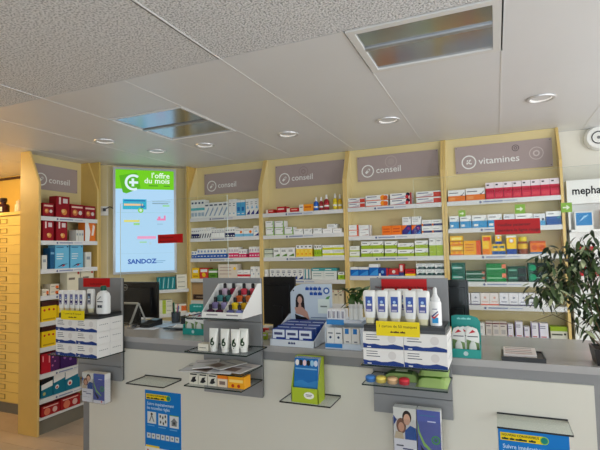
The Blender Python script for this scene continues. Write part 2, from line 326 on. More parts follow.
# ================================================================== PRODUCT CARTONS
def D(base, *rects, side=None, top=None, polys=(), discs=()):
    return dict(base=base, rects=rects, side=side or base, top=top or base, polys=polys, discs=discs)
Wt = (238, 238, 234); Gy = (150, 152, 158); Nv = (38, 46, 92); Bl = (44, 104, 186); Lb = (96, 178, 222); Tl = (24, 138, 138)
Rd = (196, 30, 36); Or = (240, 122, 30); Ye = (244, 200, 34); Lm = (166, 190, 34); Gn = (24, 124, 62); Dg = (20, 62, 48)
Pk = (222, 58, 110); Pu = (70, 44, 120); Mg = (206, 34, 74); Kr = (184, 146, 96); Bk = (30, 30, 34); Cr = (232, 224, 190)
def lines(c, *vs, a=.12, b=.62, h=.05): return tuple((a, v, b, v+h, c) for v in vs)
CHECK = lambda c=Bk: [(((.74, .50), (.80, .42), (.97, .74), (.93, .74), (.81, .52), (.77, .56)), c)]
DS = {
 'white_teal': ('white carton with teal band', D(Wt, (0, .42, 1, .56, (96, 190, 196)), (.2, .78, .8, .88, (70, 84, 110)), (.1, .1, .9, .3, (170, 190, 205)))),
 'white_diag': ('white carton with grey-blue diagonal stripe', D(Wt, (.15, .78, .85, .88, (80, 90, 110)), polys=[(((0, .1), (.3, .1), (1, .55), (1, .7), (.75, .6)), (150, 172, 196))])),
 'white_plain': ('plain white carton with small grey print', D(Wt, *lines(Gy, .72, .6), (.12, .12, .5, .2, (150, 190, 210)))),
 'blue_tall': ('light blue carton with darker blue print', D((84, 170, 214), (0, .86, 1, 1, Wt), (.2, .3, .8, .55, (40, 110, 180)), (.2, .1, .8, .16, Wt))),
 'white_navytri': ('white carton with navy corner triangle', D(Wt, *lines(Gy, .78, .66), polys=[(((.1, .03), (.95, .03), (.95, .32)), (46, 50, 128)), (((.2, .4), (.8, .4), (.5, .62)), (140, 190, 220))])),
 'white_navy': ('white carton with navy lower half', D(Wt, (0, 0, 1, .42, Nv), (.2, .62, .8, .74, Gy), (.25, .1, .75, .18, Wt))),
 'white_slash': ('white carton with dark slanting band', D(Wt, *lines(Gy, .72), polys=[(((.02, .02), (.5, .02), (.98, .42), (.5, .42)), (52, 58, 84))])),
 'white_label': ('white carton with navy line and pale label', D(Wt, (.1, .55, .9, .62, (60, 66, 110)), (.06, .1, .94, .46, (246, 246, 244)), (.3, .72, .7, .8, Gy))),
 'white_sky': ('white carton with sky blue base and orange dot', D(Wt, (0, 0, 1, .34, (120, 186, 220)), *lines(Gy, .76), discs=[(.75, .56, .14, Or)])),
 'white_blue': ('white carton with royal blue lower half', D(Wt, (0, 0, 1, .46, (30, 92, 178)), (.25, .62, .75, .84, (120, 150, 200)), (.2, .18, .8, .26, Wt))),
 'white_pink': ('white carton with pink lower half', D(Wt, (0, 0, 1, .44, Pk), (.2, .55, .8, .8, (196, 180, 190)), (.2, .15, .8, .24, Wt))),
 'yellow': ('bright yellow carton', D(Ye, (.15, .55, .85, .8, Wt), (.15, .15, .85, .3, (200, 150, 20)))),
 'redyellow': ('red carton with yellow fruit print', D((210, 60, 46), (.1, .62, .9, .88, Wt), discs=[(.5, .36, .22, Ye)])),
 'green_white': ('green carton with white band', D((96, 148, 46), (0, .62, 1, .82, Wt), (.2, .2, .8, .4, (60, 104, 36)))),
 'beige_big': ('wide off-white carton with small print', D((224, 212, 196), *lines((180, 150, 140), .75, .55, .3, a=.08, b=.7), discs=[(.88, .7, .07, Ye)])),
 'white_red': ('white carton with red stripe', D(Wt, (0, .25, 1, .5, (206, 44, 60)), *lines(Gy, .7))),
 'white_grey': ('white carton with grey emblem', D(Wt, *lines((110, 116, 130), .74, .62, b=.5), discs=[(.68, .4, .16, (170, 180, 190))])),
 'red_low': ('low red carton with white corner', D((204, 44, 40), (0, 0, .28, 1, (240, 222, 206)), (.4, .45, .9, .7, (240, 190, 170)))),
 'red_white': ('red carton with white lettering band', D((198, 36, 44), (.1, .5, .8, .72, (244, 214, 204)), (.86, 0, 1, 1, (150, 20, 30)))),
 'orange_white': ('orange carton with white end', D((246, 158, 40), (0, 0, .32, 1, (240, 236, 226)), (.4, .5, .9, .68, (196, 84, 20)), (.05, .55, .27, .68, (90, 100, 120)))),
 'white_greenedge': ('white carton with green edge and dark check', D(Wt, (.88, 0, 1, 1, (120, 166, 60)), *lines((90, 110, 90), .78, b=.7), (0, 0, 1, .1, (150, 190, 90)), polys=CHECK((80, 120, 60)))),
 'white_check': ('small white carton with grey check mark', D(Wt, *lines((110, 110, 112), .74, .6, b=.55), polys=CHECK((110, 140, 100)))),
 'white_flat': ('flat white carton with grey print', D((242, 240, 236), *lines(Gy, .5, b=.8))),
 'white_greenbase': ('white carton with dark green leaf base', D(Wt, *lines((60, 80, 70), .7, .58, b=.7, h=.06), polys=[(((.1, .08), (.9, .08), (.9, .36), (.6, .3)), (96, 140, 60))])),
 'grey_green': ('slim grey-green carton', D((206, 214, 196), (0, .72, 1, .9, (60, 84, 66)), *lines(Gy, .4))),
 'yellow_white': ('carton with white top, yellow body and orange fruit', D((250, 210, 70), (0, .68, 1, 1, Wt), (.25, .8, .75, .9, (60, 70, 80)), discs=[(.5, .24, .2, (240, 140, 30)), (.5, .5, .14, (250, 232, 130))])),
 'lime_white': ('slim carton with white top and lime body', D((168, 200, 50), (0, .62, 1, 1, Wt), (.2, .78, .8, .9, (90, 100, 80)), (.3, .2, .7, .45, (110, 160, 40)))),
 'limeyellow': ('white carton with lime yellow band', D(Wt, (0, .16, 1, .56, (206, 214, 40)), *lines((110, 120, 90), .74, b=.7))),
 'white_navysw': ('white carton with navy swoosh at the base', D(Wt, *lines((60, 70, 100), .76, .6, a=.2, b=.8, h=.07), polys=[(((.1, .02), (.98, .02), (.98, .36), (.6, .22)), (30, 60, 130))], discs=[(.5, .45, .12, (40, 56, 100))])),
 'white_tealtop': ('white carton with teal header', D((226, 230, 224), (0, .74, 1, 1, (70, 160, 164)), *lines((120, 150, 150), .5, .3, b=.8), (.1, .82, .6, .9, Wt))),
 'white_tealcol': ('slim white carton with teal column', D(Wt, (.3, .05, .7, 1, (40, 136, 150)), (0, 0, 1, .08, (40, 90, 140)))),
 'white_redend': ('long white carton with red berry end', D(Wt, (.7, .1, 1, .8, (210, 70, 52)), *lines((60, 70, 120), .66, a=.06, b=.5, h=.12), (0, 0, 1, .12, (196, 60, 40)), polys=[(((.1, .12), (.6, .12), (.7, .5), (.62, .6)), (206, 196, 200))])),
 'white_orangeend': ('long white carton with orange fruit end', D(Wt, (0, 0, 1, .14, (226, 96, 40)), *lines((70, 80, 120), .64, a=.06, b=.5, h=.12), discs=[(.78, .5, .12, (246, 150, 30)), (.9, .45, .1, (230, 100, 30))])),
 'white_darkend': ('long white carton with dark berry and red end', D(Wt, *lines((50, 60, 110), .66, a=.08, b=.55, h=.12), (.9, 0, 1, 1, (170, 60, 60)), (0, 0, 1, .1, (190, 90, 80)), polys=[(((.12, .1), (.6, .1), (.72, .5), (.66, .54)), (186, 192, 206))], discs=[(.82, .7, .09, (40, 30, 50)), (.78, .32, .08, (206, 50, 60))])),
 'white_redcorner': ('white carton with red corner', D(Wt, (.82, 0, 1, 1, (220, 90, 60)), *lines(Gy, .62, b=.6), (0, 0, 1, .12, (226, 120, 90)))),
 'white_greyend': ('white carton with grey swoosh', D(Wt, (.9, 0, 1, 1, (170, 160, 160)), *lines(Gy, .62, b=.6), polys=[(((.2, .1), (.85, .1), (.85, .3)), (190, 150, 140))])),
 'orange': ('orange carton', D((240, 120, 28), *lines((200, 70, 20), .6, .3, b=.8, h=.1))),
 'purple': ('dark blue and purple carton with orange corner', D((58, 46, 124), polys=[(((0, .4), (0, 1), (.6, 1)), (240, 110, 30)), (((.5, 0), (1, 0), (1, .5)), (36, 110, 190))], discs=[(.75, .65, .16, (150, 40, 110))])),
 'white_small': ('small upright white carton with grey lines', D(Wt, *lines((130, 134, 140), .78, .6, .4, b=.7, h=.06), (.82, .8, .95, .92, (60, 66, 90)))),
 'white_navystripe': ('white carton with navy stripe', D(Wt, (0, .12, 1, .44, (44, 48, 100)), *lines((120, 120, 134), .66, b=.7, h=.08), (0, .12, .14, .44, Or))),
 'lime_check': ('white and lime carton with black check mark', D((158, 184, 44), (0, .46, 1, 1, (240, 240, 234)), *lines((70, 76, 70), .68, b=.55, h=.08), polys=CHECK(Bk))),
 'lime_tall': ('tall white and lime carton', D((164, 190, 48), (0, .58, 1, 1, (240, 240, 234)), *lines((80, 86, 80), .8, b=.6, h=.05), (.15, .2, .5, .25, (210, 222, 140)))),
 'lime_slim': ('slim white and pale lime carton', D((236, 236, 226), (0, 0, 1, .26, (190, 204, 110)), *lines((130, 130, 120), .6, b=.7, h=.1))),
 'blue_white': ('blue carton with white top', D((24, 104, 188), (0, .72, 1, 1, Wt), polys=[(((0, .05), (.95, .05), (.95, .6), (.5, .4)), (60, 150, 220))])),
 'navy_red': ('navy carton with red end', D((28, 62, 140), (.78, 0, 1, 1, (190, 40, 50)), (0, 0, .2, .3, Wt), discs=[(.4, .5, .16, (120, 170, 220))])),
 'red_round': ('red carton with white roundel', D((196, 44, 46), (0, 0, 1, .16, (60, 110, 160)), discs=[(.52, .56, .17, (240, 220, 210))])),
 'red_slim': ('slim upright white and red carton', D((206, 60, 60), (0, 0, 1, .3, (60, 60, 120)), (.2, .4, .8, .9, (240, 220, 214)))),
 'red_yellow': ('red carton with yellow base', D((200, 34, 36), (0, 0, 1, .3, (246, 206, 40)), (.15, .6, .85, .76, (120, 20, 24)))),
 'white_dkgreen': ('white carton with dark green wave', D((232, 234, 232), (0, .06, 1, .5, (52, 76, 78)), *lines((90, 96, 110), .74, b=.7, h=.08), polys=[(((0, .5), (.3, .5), (.15, .2)), Wt), (((.5, .5), (.9, .5), (.7, .2)), (120, 150, 140))])),
 'orange_check': ('wide white and orange carton with check mark', D((236, 124, 44), (0, .48, 1, 1, (242, 242, 240)), *lines((80, 80, 86), .7, a=.06, b=.6, h=.07), (.06, .1, .4, .34, (244, 160, 90)), polys=CHECK((40, 40, 40)))),
 'red_tall': ('tall carton with white top and red body', D((206, 40, 72), (0, .66, 1, 1, (240, 226, 230)), (.14, .82, .42, .9, (40, 36, 44)), (0, .42, 1, .56, (180, 20, 46)), (.1, .1, .9, .3, (222, 70, 84)))),
 'blue_check': ('white and blue carton with check mark', D((66, 152, 206), (0, .55, 1, 1, (242, 242, 240)), *lines((80, 90, 100), .76, b=.6, h=.06), (.1, .12, .4, .3, Wt), polys=CHECK((50, 130, 140)))),
 'blue_deep': ('white and deep blue carton with teal check', D((52, 92, 158), (0, .62, 1, 1, (240, 242, 240)), *lines((80, 90, 100), .78, b=.5, h=.06), polys=CHECK((90, 200, 170)))),
 'blue_circle': ('white carton with blue base and ring', D((226, 230, 234), (0, 0, 1, .4, (90, 160, 206)), *lines((80, 90, 100), .74, b=.5, h=.06), discs=[(.8, .5, .12, (70, 76, 96))])),
 'yellow_orange': ('yellow carton with orange fruit print', D((248, 196, 32), (0, .0, 1, .12, (226, 100, 30)), (.1, .6, .9, .84, (255, 232, 130)), (0, .4, 1, .5, (150, 60, 30)), discs=[(.3, .26, .12, (240, 140, 20)), (.7, .26, .12, (240, 140, 20))])),
 'yellow_red': ('yellow carton shading to red end', D((246, 178, 34), (.72, 0, 1, 1, (224, 88, 32)), *lines((200, 70, 30), .7, .5, .3, a=.1, b=.6, h=.06))),
 'yellow_tall': ('tall yellow carton with orange base', D((250, 206, 50), (0, 0, 1, .3, (238, 130, 30)), (.1, .72, .9, .92, (224, 84, 40)), (.7, .0, 1, .7, (246, 160, 40)))),
 'yellow_blue': ('small yellow carton with blue base', D((248, 204, 36), (0, 0, 1, .32, (46, 92, 160)), (.12, .62, .88, .82, (60, 100, 120)), discs=[(.5, .5, .1, (240, 240, 200))])),
 'yellow_bluetall': ('tall yellow carton with blue base and white oval', D((250, 206, 40), (0, 0, 1, .28, (36, 70, 150)), (0, .9, 1, 1, (240, 240, 230)), discs=[(.5, .72, .28, (230, 140, 50)), (.5, .72, .2, Wt)])),
 'orange_pills': ('orange carton with two round pictures', D((232, 132, 46), (0, 0, 1, .14, (70, 120, 160)), (0, .84, 1, 1, (200, 80, 30)), discs=[(.28, .5, .2, (204, 80, 24)), (.74, .5, .2, (204, 80, 24))])),
 'teal_green': ('flat teal and dark green carton', D((22, 96, 78), (0, .3, .5, .7, (60, 150, 130)), (.1, .42, .8, .56, (190, 214, 206)))),
 'green_stripe': ('flat green carton with pale stripe', D((24, 88, 60), (0, .38, 1, .58, (170, 200, 186)), (.86, .5, 1, .9, (210, 120, 90)))),
 'green_bright': ('bright green carton with orange corner', D((16, 128, 58), (.05, .36, .8, .48, (140, 210, 160)), (.8, .46, 1, .92, (232, 128, 92)))),
 'green_dark': ('dark green carton with black band', D((18, 76, 56), (.55, 0, 1, .8, (26, 34, 32)), (.05, .42, .5, .62, (110, 180, 150)))),
 'green_round': ('dark carton with emerald round print', D((24, 44, 38), (0, 0, .2, 1, (20, 90, 66)), (.3, .4, .95, .5, (130, 170, 150)), discs=[(.22, .5, .17, (30, 150, 104))])),
 'white_emblem': ('square white carton with grey emblem and dark base line', D((232, 232, 236), (0, 0, 1, .1, (76, 66, 100)), (.18, .24, .82, .34, (170, 172, 186)), discs=[(.52, .62, .13, (140, 146, 160))])),
 'white_peach': ('square white carton with peach emblem', D((236, 228, 224), (0, 0, 1, .1, (226, 110, 80)), (.18, .24, .82, .34, (226, 190, 176)), discs=[(.52, .62, .13, (222, 170, 150))])),
 'beige_small': ('beige-white carton with grey window', D((222, 214, 206), (0, .86, 1, .94, (110, 40, 50)), (.2, .2, .8, .5, (190, 184, 182)), (.1, .7, .7, .76, (120, 110, 116)))),
 'white_violet': ('white carton with violet edge', D((232, 230, 238), (.0, 0, .1, 1, (130, 110, 160)), *lines((130, 130, 150), .78, .66, b=.7, h=.05), (.2, .1, .8, .16, (190, 60, 70)))),
 'green_top': ('wide white carton with lime green lid', D((214, 212, 196), (0, .66, 1, 1, (150, 178, 40)), (.06, .34, .7, .46, (80, 84, 70)), discs=[(.84, .44, .07, (60, 64, 56))])),
 'red_food': ('red carton with bowl picture', D((150, 22, 34), (.08, .74, .92, .86, (236, 196, 180)), (0, 0, 1, .06, (96, 10, 20)), discs=[(.34, .4, .2, (206, 120, 70)), (.74, .4, .14, (220, 206, 200)), (.3, .44, .1, (240, 190, 110))])),
 'red_foodtall': ('tall red carton with bowl picture', D((150, 20, 34), (.2, .62, .34, .95, (240, 214, 206)), (.5, .68, .85, .9, (222, 206, 206)), discs=[(.6, .26, .2, (220, 140, 70)), (.5, .3, .12, (236, 190, 120))])),
 'white_bottle': ('slim white carton', D((214, 212, 202), (.2, .5, .8, .7, (150, 156, 160)))),
 'white_orangeoval': ('white and orange carton with white curve', D((230, 120, 40), polys=[(((0, 0), (.4, 0), (.5, .5), (.3, 1), (0, 1)), Wt), (((.6, .3), (.8, .3), (.95, .8), (.75, .9)), (240, 226, 214))])),
 'ltblue': ('tall light blue carton with red and navy swoosh', D((110, 186, 220), (.08, .88, .6, .92, (60, 110, 150)), (.1, .6, .6, .63, Wt), (.1, .5, .6, .53, Wt), (.1, .4, .5, .43, Wt), (.84, .9, .94, .95, (30, 60, 90)), polys=[(((.1, .04), (.6, .14), (.95, .2), (.5, .18)), (26, 40, 80)), (((.45, .06), (.75, .12), (.6, .16)), (196, 60, 60))])),
 'navy_side': ('dark blue carton', D((34, 90, 132), (.1, .7, .9, .8, (120, 170, 200)))),
 'cream': ('cream carton with grey print', D((224, 216, 190), *lines((120, 110, 96), .6, b=.6, h=.1), (.8, .84, .95, .96, (180, 50, 40)))),
 'cream_orange': ('cream carton with orange square', D((222, 212, 190), (.6, .2, .95, .7, (220, 100, 40)), (.7, .0, .95, .2, (40, 40, 40)), *lines((120, 110, 96), .5, b=.5, h=.1))),
 'yellow_choc': ('yellow carton with red fruit and brown header', D((240, 200, 24), (0, .76, 1, 1, (70, 34, 30)), (.1, .06, .9, .14, (190, 150, 20)), discs=[(.2, .56, .07, Rd), (.5, .58, .07, Rd), (.8, .56, .07, Rd)])),
 'red_purple': ('carton half red and half purple', D((186, 26, 44), (.5, 0, 1, 1, (80, 36, 90)), (.06, .6, .12, .9, (230, 150, 150)), (.4, .5, .46, .9, (230, 150, 150)), discs=[(.62, .74, .05, (200, 110, 160)), (.74, .5, .05, (170, 90, 150)), (.6, .3, .05, (190, 100, 150))])),
 'violet': ('deep violet carton with berry dots', D((62, 32, 92), discs=[(.25, .6, .08, (150, 90, 160)), (.6, .45, .08, (130, 80, 150)), (.8, .7, .06, (150, 90, 160))])),
 'teal_black': ('teal carton with black and white top', D((24, 112, 134), (0, .66, 1, 1, (26, 28, 34)), polys=[(((0, .4), (1, .5), (1, .78), (0, .66)), Wt)], discs=[(.25, .2, .13, (170, 170, 110))])),
 'teal_white': ('teal carton with white top and red spot', D((24, 116, 140), polys=[(((0, .55), (1, .68), (1, .98), (0, .9)), Wt)], discs=[(.3, .34, .16, (230, 230, 230)), (.3, .32, .09, (206, 80, 70))])),
 'red_bowls': ('low red carton with row of bowls', D((164, 30, 34), *lines((236, 200, 190), .8, a=.1, b=.9, h=.08), discs=[(.3, .4, .17, (214, 120, 90)), (.72, .4, .13, (220, 180, 170))])),
 'teal_books': ('teal carton with white waves', D((26, 128, 134), polys=[(((.2, .1), (.4, .1), (.6, .9), (.45, .9)), (170, 214, 214))])),
 'white_stripes': ('flat white carton with grey line', D((226, 222, 206), *lines((130, 134, 120), .4, b=.8, h=.12))),
 'lime_flat': ('flat white carton with lime band', D((226, 224, 206), (.3, 0, .55, 1, (176, 196, 60)), *lines((150, 150, 140), .6, a=.6, b=.92, h=.12))),
 'white_orangesq': ('white carton with orange end', D((226, 220, 206), (.58, .2, 1, .8, (220, 106, 40)), *lines(Gy, .5, b=.45, h=.1))),
 'kraft': ('brown kraft carton with dark brown label', D((186, 150, 104), (.05, .06, .95, .34, (66, 48, 44)), (.2, .16, .8, .22, (150, 130, 110)))),
 'blue_leaf': ('white framed blue carton', D((236, 236, 232), (.06, .22, .94, .94, (52, 130, 190)), polys=[(((.2, .4), (.7, .75), (.75, .8), (.5, .75)), (150, 200, 226))])),
 'orange_leaf': ('yellow and orange carton', D((240, 176, 40), (0, .7, 1, 1, (200, 120, 150)), (.1, .2, .6, .5, (226, 90, 40)))),
 'red_white_lid': ('white carton with red lid', D((230, 222, 216), (0, .6, 1, 1, (206, 40, 48)))),
 'maskbox': ('white mask carton with navy wave', D((232, 230, 226), *lines((90, 94, 104), .80, .66, a=.08, b=.36, h=.045), *lines((70, 76, 90), .50, a=.08, b=.42, h=.05), (.004, .0, .996, .16, (28, 58, 128)), (.1, .05, .2, .11, Wt),
     polys=[(((0, .16), (1, .16), (.92, .22), (.75, .3), (.6, .22), (.45, .2), (.3, .27), (.15, .24), (0, .30)), (28, 58, 128))], discs=[(.72, .62, .10, (216, 212, 208))])),
}
MESHC = {}
def carton_mesh(w, h, d, key):
    k = (round(w, 3), round(h, 3), round(d, 3), key)
    if k in MESHC: return MESHC[k]
    ds = DS[key][1]; mb = MB(); hw, hd = w/2, d/2
    us = sorted({0., 1.} | {r[0] for r in ds['rects']} | {r[2] for r in ds['rects']})
    vs = sorted({0., 1.} | {r[1] for r in ds['rects']} | {r[3] for r in ds['rects']})
    for u0, u1 in zip(us, us[1:]):
        for v0, v1 in zip(vs, vs[1:]):
            c = ds['base']; um, vm = (u0+u1)/2, (v0+v1)/2
            for r in ds['rects']:
                if r[0] < um < r[2] and r[1] < vm < r[3]: c = r[4]
            mb.rect(-hw+u0*w, -hw+u1*w, v0*h, v1*h, -hd, c)
    # side walls, back, top carry the full-width bands round the corner
    full = [r for r in ds['rects'] if r[0] <= 0 and r[2] >= 1]
    vs2 = sorted({0., 1.} | {r[1] for r in full} | {r[3] for r in full})
    for v0, v1 in zip(vs2, vs2[1:]):
        c = ds['side']
        for r in full:
            if r[1] < (v0+v1)/2 < r[3]: c = r[4]
        mb.face([(hw,-hd,v0*h),(hw,hd,v0*h),(hw,hd,v1*h),(hw,-hd,v1*h)], c)
        mb.face([(-hw,hd,v0*h),(-hw,-hd,v0*h),(-hw,-hd,v1*h),(-hw,hd,v1*h)], c)
    tc = ds['top']
    for r in full:
        if r[3] >= 1: tc = r[4]
    mb.face([(hw,hd,0),(-hw,hd,0),(-hw,hd,h),(hw,hd,h)], ds['side'])
    mb.face([(-hw,-hd,h),(hw,-hd,h),(hw,hd,h),(-hw,hd,h)], tc)
    mb.face([(-hw,hd,0),(hw,hd,0),(hw,-hd,0),(-hw,-hd,0)], ds['side'])
    n = 0
    for pts, c in ds['polys']:
        n += 1; mb.poly([(-hw+u*w, v*h) for u, v in pts], -hd-.0003*n, c)
    for (u, v, r, c) in ds['discs']:
        n += 1; rr = r*w; mb.disc(-hw+u*w, v*h, rr, -hd-.0003*n, c, rz=min(rr, .46*h) if w < 2*h else min(rr*1.0, .45*h))
    if key == 'maskbox':
        for q in range(5): mb.face([(hw+.0004, -hd+d*(.18+.14*q), h*.52), (hw+.0004, -hd+d*(.25+.14*q), h*.52), (hw+.0004, -hd+d*(.25+.14*q), h*.58), (hw+.0004, -hd+d*(.18+.14*q), h*.58)], (120, 122, 128))
    me = mb.mesh('carton'); me.materials.append(CARD); MESHC[k] = me; return me
ORD = ['first', 'second', 'third', 'fourth', 'fifth', 'sixth', 'seventh', 'eighth', 'ninth', 'tenth', 'eleventh', 'twelfth', 'thirteenth']
SHN = ['top shelf', 'second shelf', 'third shelf', 'fourth shelf', 'fifth shelf', 'sixth shelf', 'seventh shelf', 'eighth shelf', 'lowest shelf']

# ================================================================== SHELF UNITS
class Unit:
    """local x runs along the shelf (left to right as seen), local y goes into the wall, z is up"""
    def __init__(s, name, where, O, rz, width, depth=.225, back=.13, left=True, right=True, top_cut=.12):
        s.where = where; s.O = Vector((*O, 0)); s.rz = rz; s.w = width
        s.u = Vector((math.cos(rz), math.sin(rz), 0)); s.n = Vector((-math.sin(rz), math.cos(rz), 0)); s.back = back; s.depth = depth
        s.root = empty(name, s.O, rz); s.shelves = []; t = .019; s.t = t
        prof = [(0, .0), (depth, .0), (depth, ZC-.002), (top_cut, ZC-.002), (0, 2.075)]
        for on, x in ((left, 0), (right, width-t)):
            if not on: continue
            m = MB(); m.prism(prof, x, x+t, mi=0, axis='x')
            # the narrow front faces carry the edge band
            for i, f in enumerate(m.f):
                c = sum((m.v[k] for k in f), Vector())/len(f)
                if c.y < top_cut*.75 and c.z > .2 and abs(c.x-(x+t/2)) < 1e-4: m.m[i] = 1
            obj('side_panel', m, [WOOD if name.startswith('left') else CREAM, EDGE], s.root)
        obj('back_panel', bx(t, width-t, back, back+.012, .0, ZC-.002), CREAM, s.root)
        obj('plinth', bx(t, width-t, .015, .03, 0, .11), PLINTH, s.root)
    def px(s, x, y, off=0.):
        p = onp(x, y, s.O + s.n*off, s.n) - s.O
        return p.dot(s.u), p.z
    def shelf(s, z, strip=True, name='shelf'):
        b = obj(name, bx(s.t+.001, s.w-s.t-.001, .004, s.back, z-.018, z), SHELFW, s.root)
        if strip:
            obj('price_rail', bx(s.t+.002, s.w-s.t-.002, -.004, .004, z-.036, z-.001), SHELFW, b)
            m = MB(); yy = -.0046; xc = s.w*.44; zz = z-.019
            m.disc(xc-.10, zz, .009, yy, (96, 104, 140)); m.rect(xc-.08, xc+.06, zz-.005, zz+.006, yy, (140, 150, 180)); m.rect(xc+.07, xc+.16, zz-.004, zz+.005, yy, (176, 184, 204))
            obj('rail_print', m, CARD, b)
        s.shelves.append(z); return b
    def stock(s, si, runs, cat='carton'):
        """runs: (px0, px1, py_top, n, rows, design[, base z above shelf, depth])"""
        z0 = s.shelves[si]; items = []
        for rn in runs:
            x0, x1, yt, n, rows, key = rn[:6]; lift = rn[6] if len(rn) > 6 else 0; dep = rn[7] if len(rn) > 7 else .088; off = .012
            ym = yt+6
            a, _ = s.px(x0, ym, off); b, _ = s.px(x1, ym, off); _, zt = s.px((x0+x1)/2, yt, off)
            a = max(a, s.t+.003); b = min(b, s.w-s.t-.003)
            cw = (b-a)/n; hh = (zt - z0 - lift)/rows
            for i in range(n):
                for r in range(rows): items.append((key, a+cw*(i+.5), r, rows, cw-.0025, hh-.001, dep, z0+lift+hh*r, off, lift))
        byk = {}
        for it in items: byk.setdefault(DS[it[0]][0], []).append(it)
        for desc, L in byk.items():
            xs = sorted({round(i[1], 2) for i in L}); rowsn = max(i[3] for i in L)
            for it in L:
                key, xc, r, rows, cw, hh, dep, zz, off, lift = it
                me = carton_mesh(cw, hh, dep, key)
                jit = random.uniform(-.003, .003)
                loc = s.O + s.u*xc + s.n*(off+dep/2+jit) + Vector((0, 0, zz+.0005))
                o = obj('carton', me, CARD, None, loc, s.rz)
                pos = []
                if lift: pos.append('lying on top')
                elif rowsn > 1: pos.append('lone' if rows == 1 else ('lower' if r == 0 else 'upper'))
                if len(xs) > 1: pos.append('%s from left' % ORD[min(xs.index(round(xc, 2)), 12)])
                tail = ', '.join([' '.join(pos), SHN[si], s.where] if pos else [SHN[si], s.where])
                dd = desc
                while len(dd.split()) + len(tail.split()) > 16: dd = dd.rsplit(' and ', 1)[0] if ' and ' in dd else ' '.join(dd.split()[:-1])
                lab = dd + ', ' + tail
                tag(o, lab, cat, 'cartons on %s %s' % (SHN[si], s.where))

def sign(U, text, x0, x1, z0, z1, cx, faded, small=None):
    t = empty('shelf_sign', U.O + U.n*(U.back-.003), U.rz)
    obj('plate', bx(x0, x1, -.006, 0, z0, z1), MAUVE, t)
    zc = z0 + (z1-z0)*.40; R = .057
    m = MB(); y = -.0066
    m.ring(cx, zc, R-.010, R, y, Wt)
    if text == 'vitamines':
        for dx, dz in ((-.010, .012), (.008, .014), (-.014, -.006), (.004, -.010), (.016, -.014)): m.disc(cx+dx, zc+dz, .0065, y, Wt, seg=8)
        m.poly([(cx-.02, zc-.018), (cx-.014, zc-.02), (cx+.02, zc+.02), (cx+.014, zc+.022)], y-.0002, Wt)
    else:
        a = PI/4; ca, sa = math.cos(a), math.sin(a)
        pl = [(-.024, -.010), (-.028, 0), (-.024, .010), (.022, .010), (.028, 0), (.022, -.010)]
        m.poly([(cx+u*ca-v*sa, zc+u*sa+v*ca) for u, v in pl], y, Wt)
        m.poly([(cx+u*ca-v*sa, zc+u*sa+v*ca) for u, v in [(.0, -.006), (.018, -.006), (.02, 0), (.018, .006), (.0, .006)]], y-.0002, (172, 155, 151))
    obj('emblem', m, CARD, t)
    m = MB(); m.text(text, cx+.074, zc-.024, .078, y, Wt, bold=.008, sx=1.03); obj('lettering', m, CARD, t)
    for fx, fz, r, c in faded:
        m = MB(); m.ring(fx, fz, r-.005, r, y, c)
        if c == FP: m.disc(fx, fz, r*.55, y, (180, 164, 160))
        else: m.ring(fx, fz, r*.3, r*.5, y, c, seg=8)
        obj('faded_emblem', m, CARD, t)
    m = MB()
    for a in (x0+.012, x1-.012):
        for b in (z0+.012, z1-.012): m.disc(a, b, .004, y, (96, 84, 84), seg=8)
    obj('screw_heads', m, CARD, t)['kind'] = 'stuff'
    return t
FP = (194, 179, 175)

YS = 3.85
XD = [-2.885, -2.048, -1.205, -.37, .478]
def cunit(i, where): return Unit('shelf_unit', where, (XD[i]+.001, YS), 0, XD[i+1]-XD[i]-.002)
C1 = cunit(0, 'unit beside screen'); C2 = cunit(1, 'spray bottle unit'); C3 = cunit(2, 'unit before vitamines'); C4 = cunit(3, 'vitamines unit')
tag(C1.root, 'cream shelf unit of white and blue cartons, right beside the screen', 'shelf unit')
tag(C2.root, 'cream shelf unit with coloured spray bottles on its top shelf', 'shelf unit')
tag(C3.root, 'cream shelf unit left of the vitamines unit, with lime cartons', 'shelf unit')
tag(C4.root, 'cream shelf unit under the vitamines sign, with red cartons on top', 'shelf unit')
LU = Unit('left_shelf_unit', 'left end unit', (-3.47, 2.62), PI/2, .625, depth=.226, back=.212)
tag(LU.root, 'yellow sided shelf unit at the left end, with red food cartons', 'shelf unit')
OFF = .016
for U, zs in ((C1, (1.791, 1.586, 1.382, 1.178, .96)), (C2, (1.795, 1.587, 1.379, 1.172, .96)), (C3, (1.80, 1.549, 1.367, 1.204, .98)), (C4, (1.80, 1.581, 1.368, 1.157, .976, .735))):
    for z in zs: U.shelf(z+OFF)
    for z in (.50, .28, .12): U.shelf(z, False)
for z in (1.781, 1.576, 1.335, 1.115, .90, .69, .475, .275): LU.shelf(z+.012)
LU.shelf(.136, False)

def wsign(U, text, p0, p1, q0, lab, faded=(), small=None):
    x0, z1 = U.px(*p0, U.back); x1, _ = U.px(*p1, U.back); _, z0 = U.px(*q0, U.back)
    return x0, x1, z0, z1
# the five header signs (all plates about the same height)
tag(sign(C1, 'conseil', .115, .81, 2.055, 2.270, .205, ()), 'mauve conseil sign right beside the screen, lettering in shade', 'sign')
tag(sign(C2, 'conseil', .105, .81, 2.058, 2.276, .200, ((.40, 2.20, .048, (156, 138, 136)),)), 'mauve conseil sign, second from the screen, above the spray bottles', 'sign')
tag(sign(C3, 'conseil', .085, .79, 2.056, 2.278, .180, ((.39, 2.212, .052, FP),)), 'mauve conseil sign left of the vitamines sign', 'sign')
tag(sign(C4, 'vitamines', .09, .80, 2.052, 2.275, .195, ((.545, 2.222, .026, (96, 84, 88)), (.69, 2.165, .05, (212, 200, 196)))), 'mauve vitamines sign at the right end of the row', 'sign')
tag(sign(LU, 'conseil', .05, .555, 2.050, 2.275, .175, ()), 'mauve conseil sign on the left end unit, partly hidden by its side', 'sign')

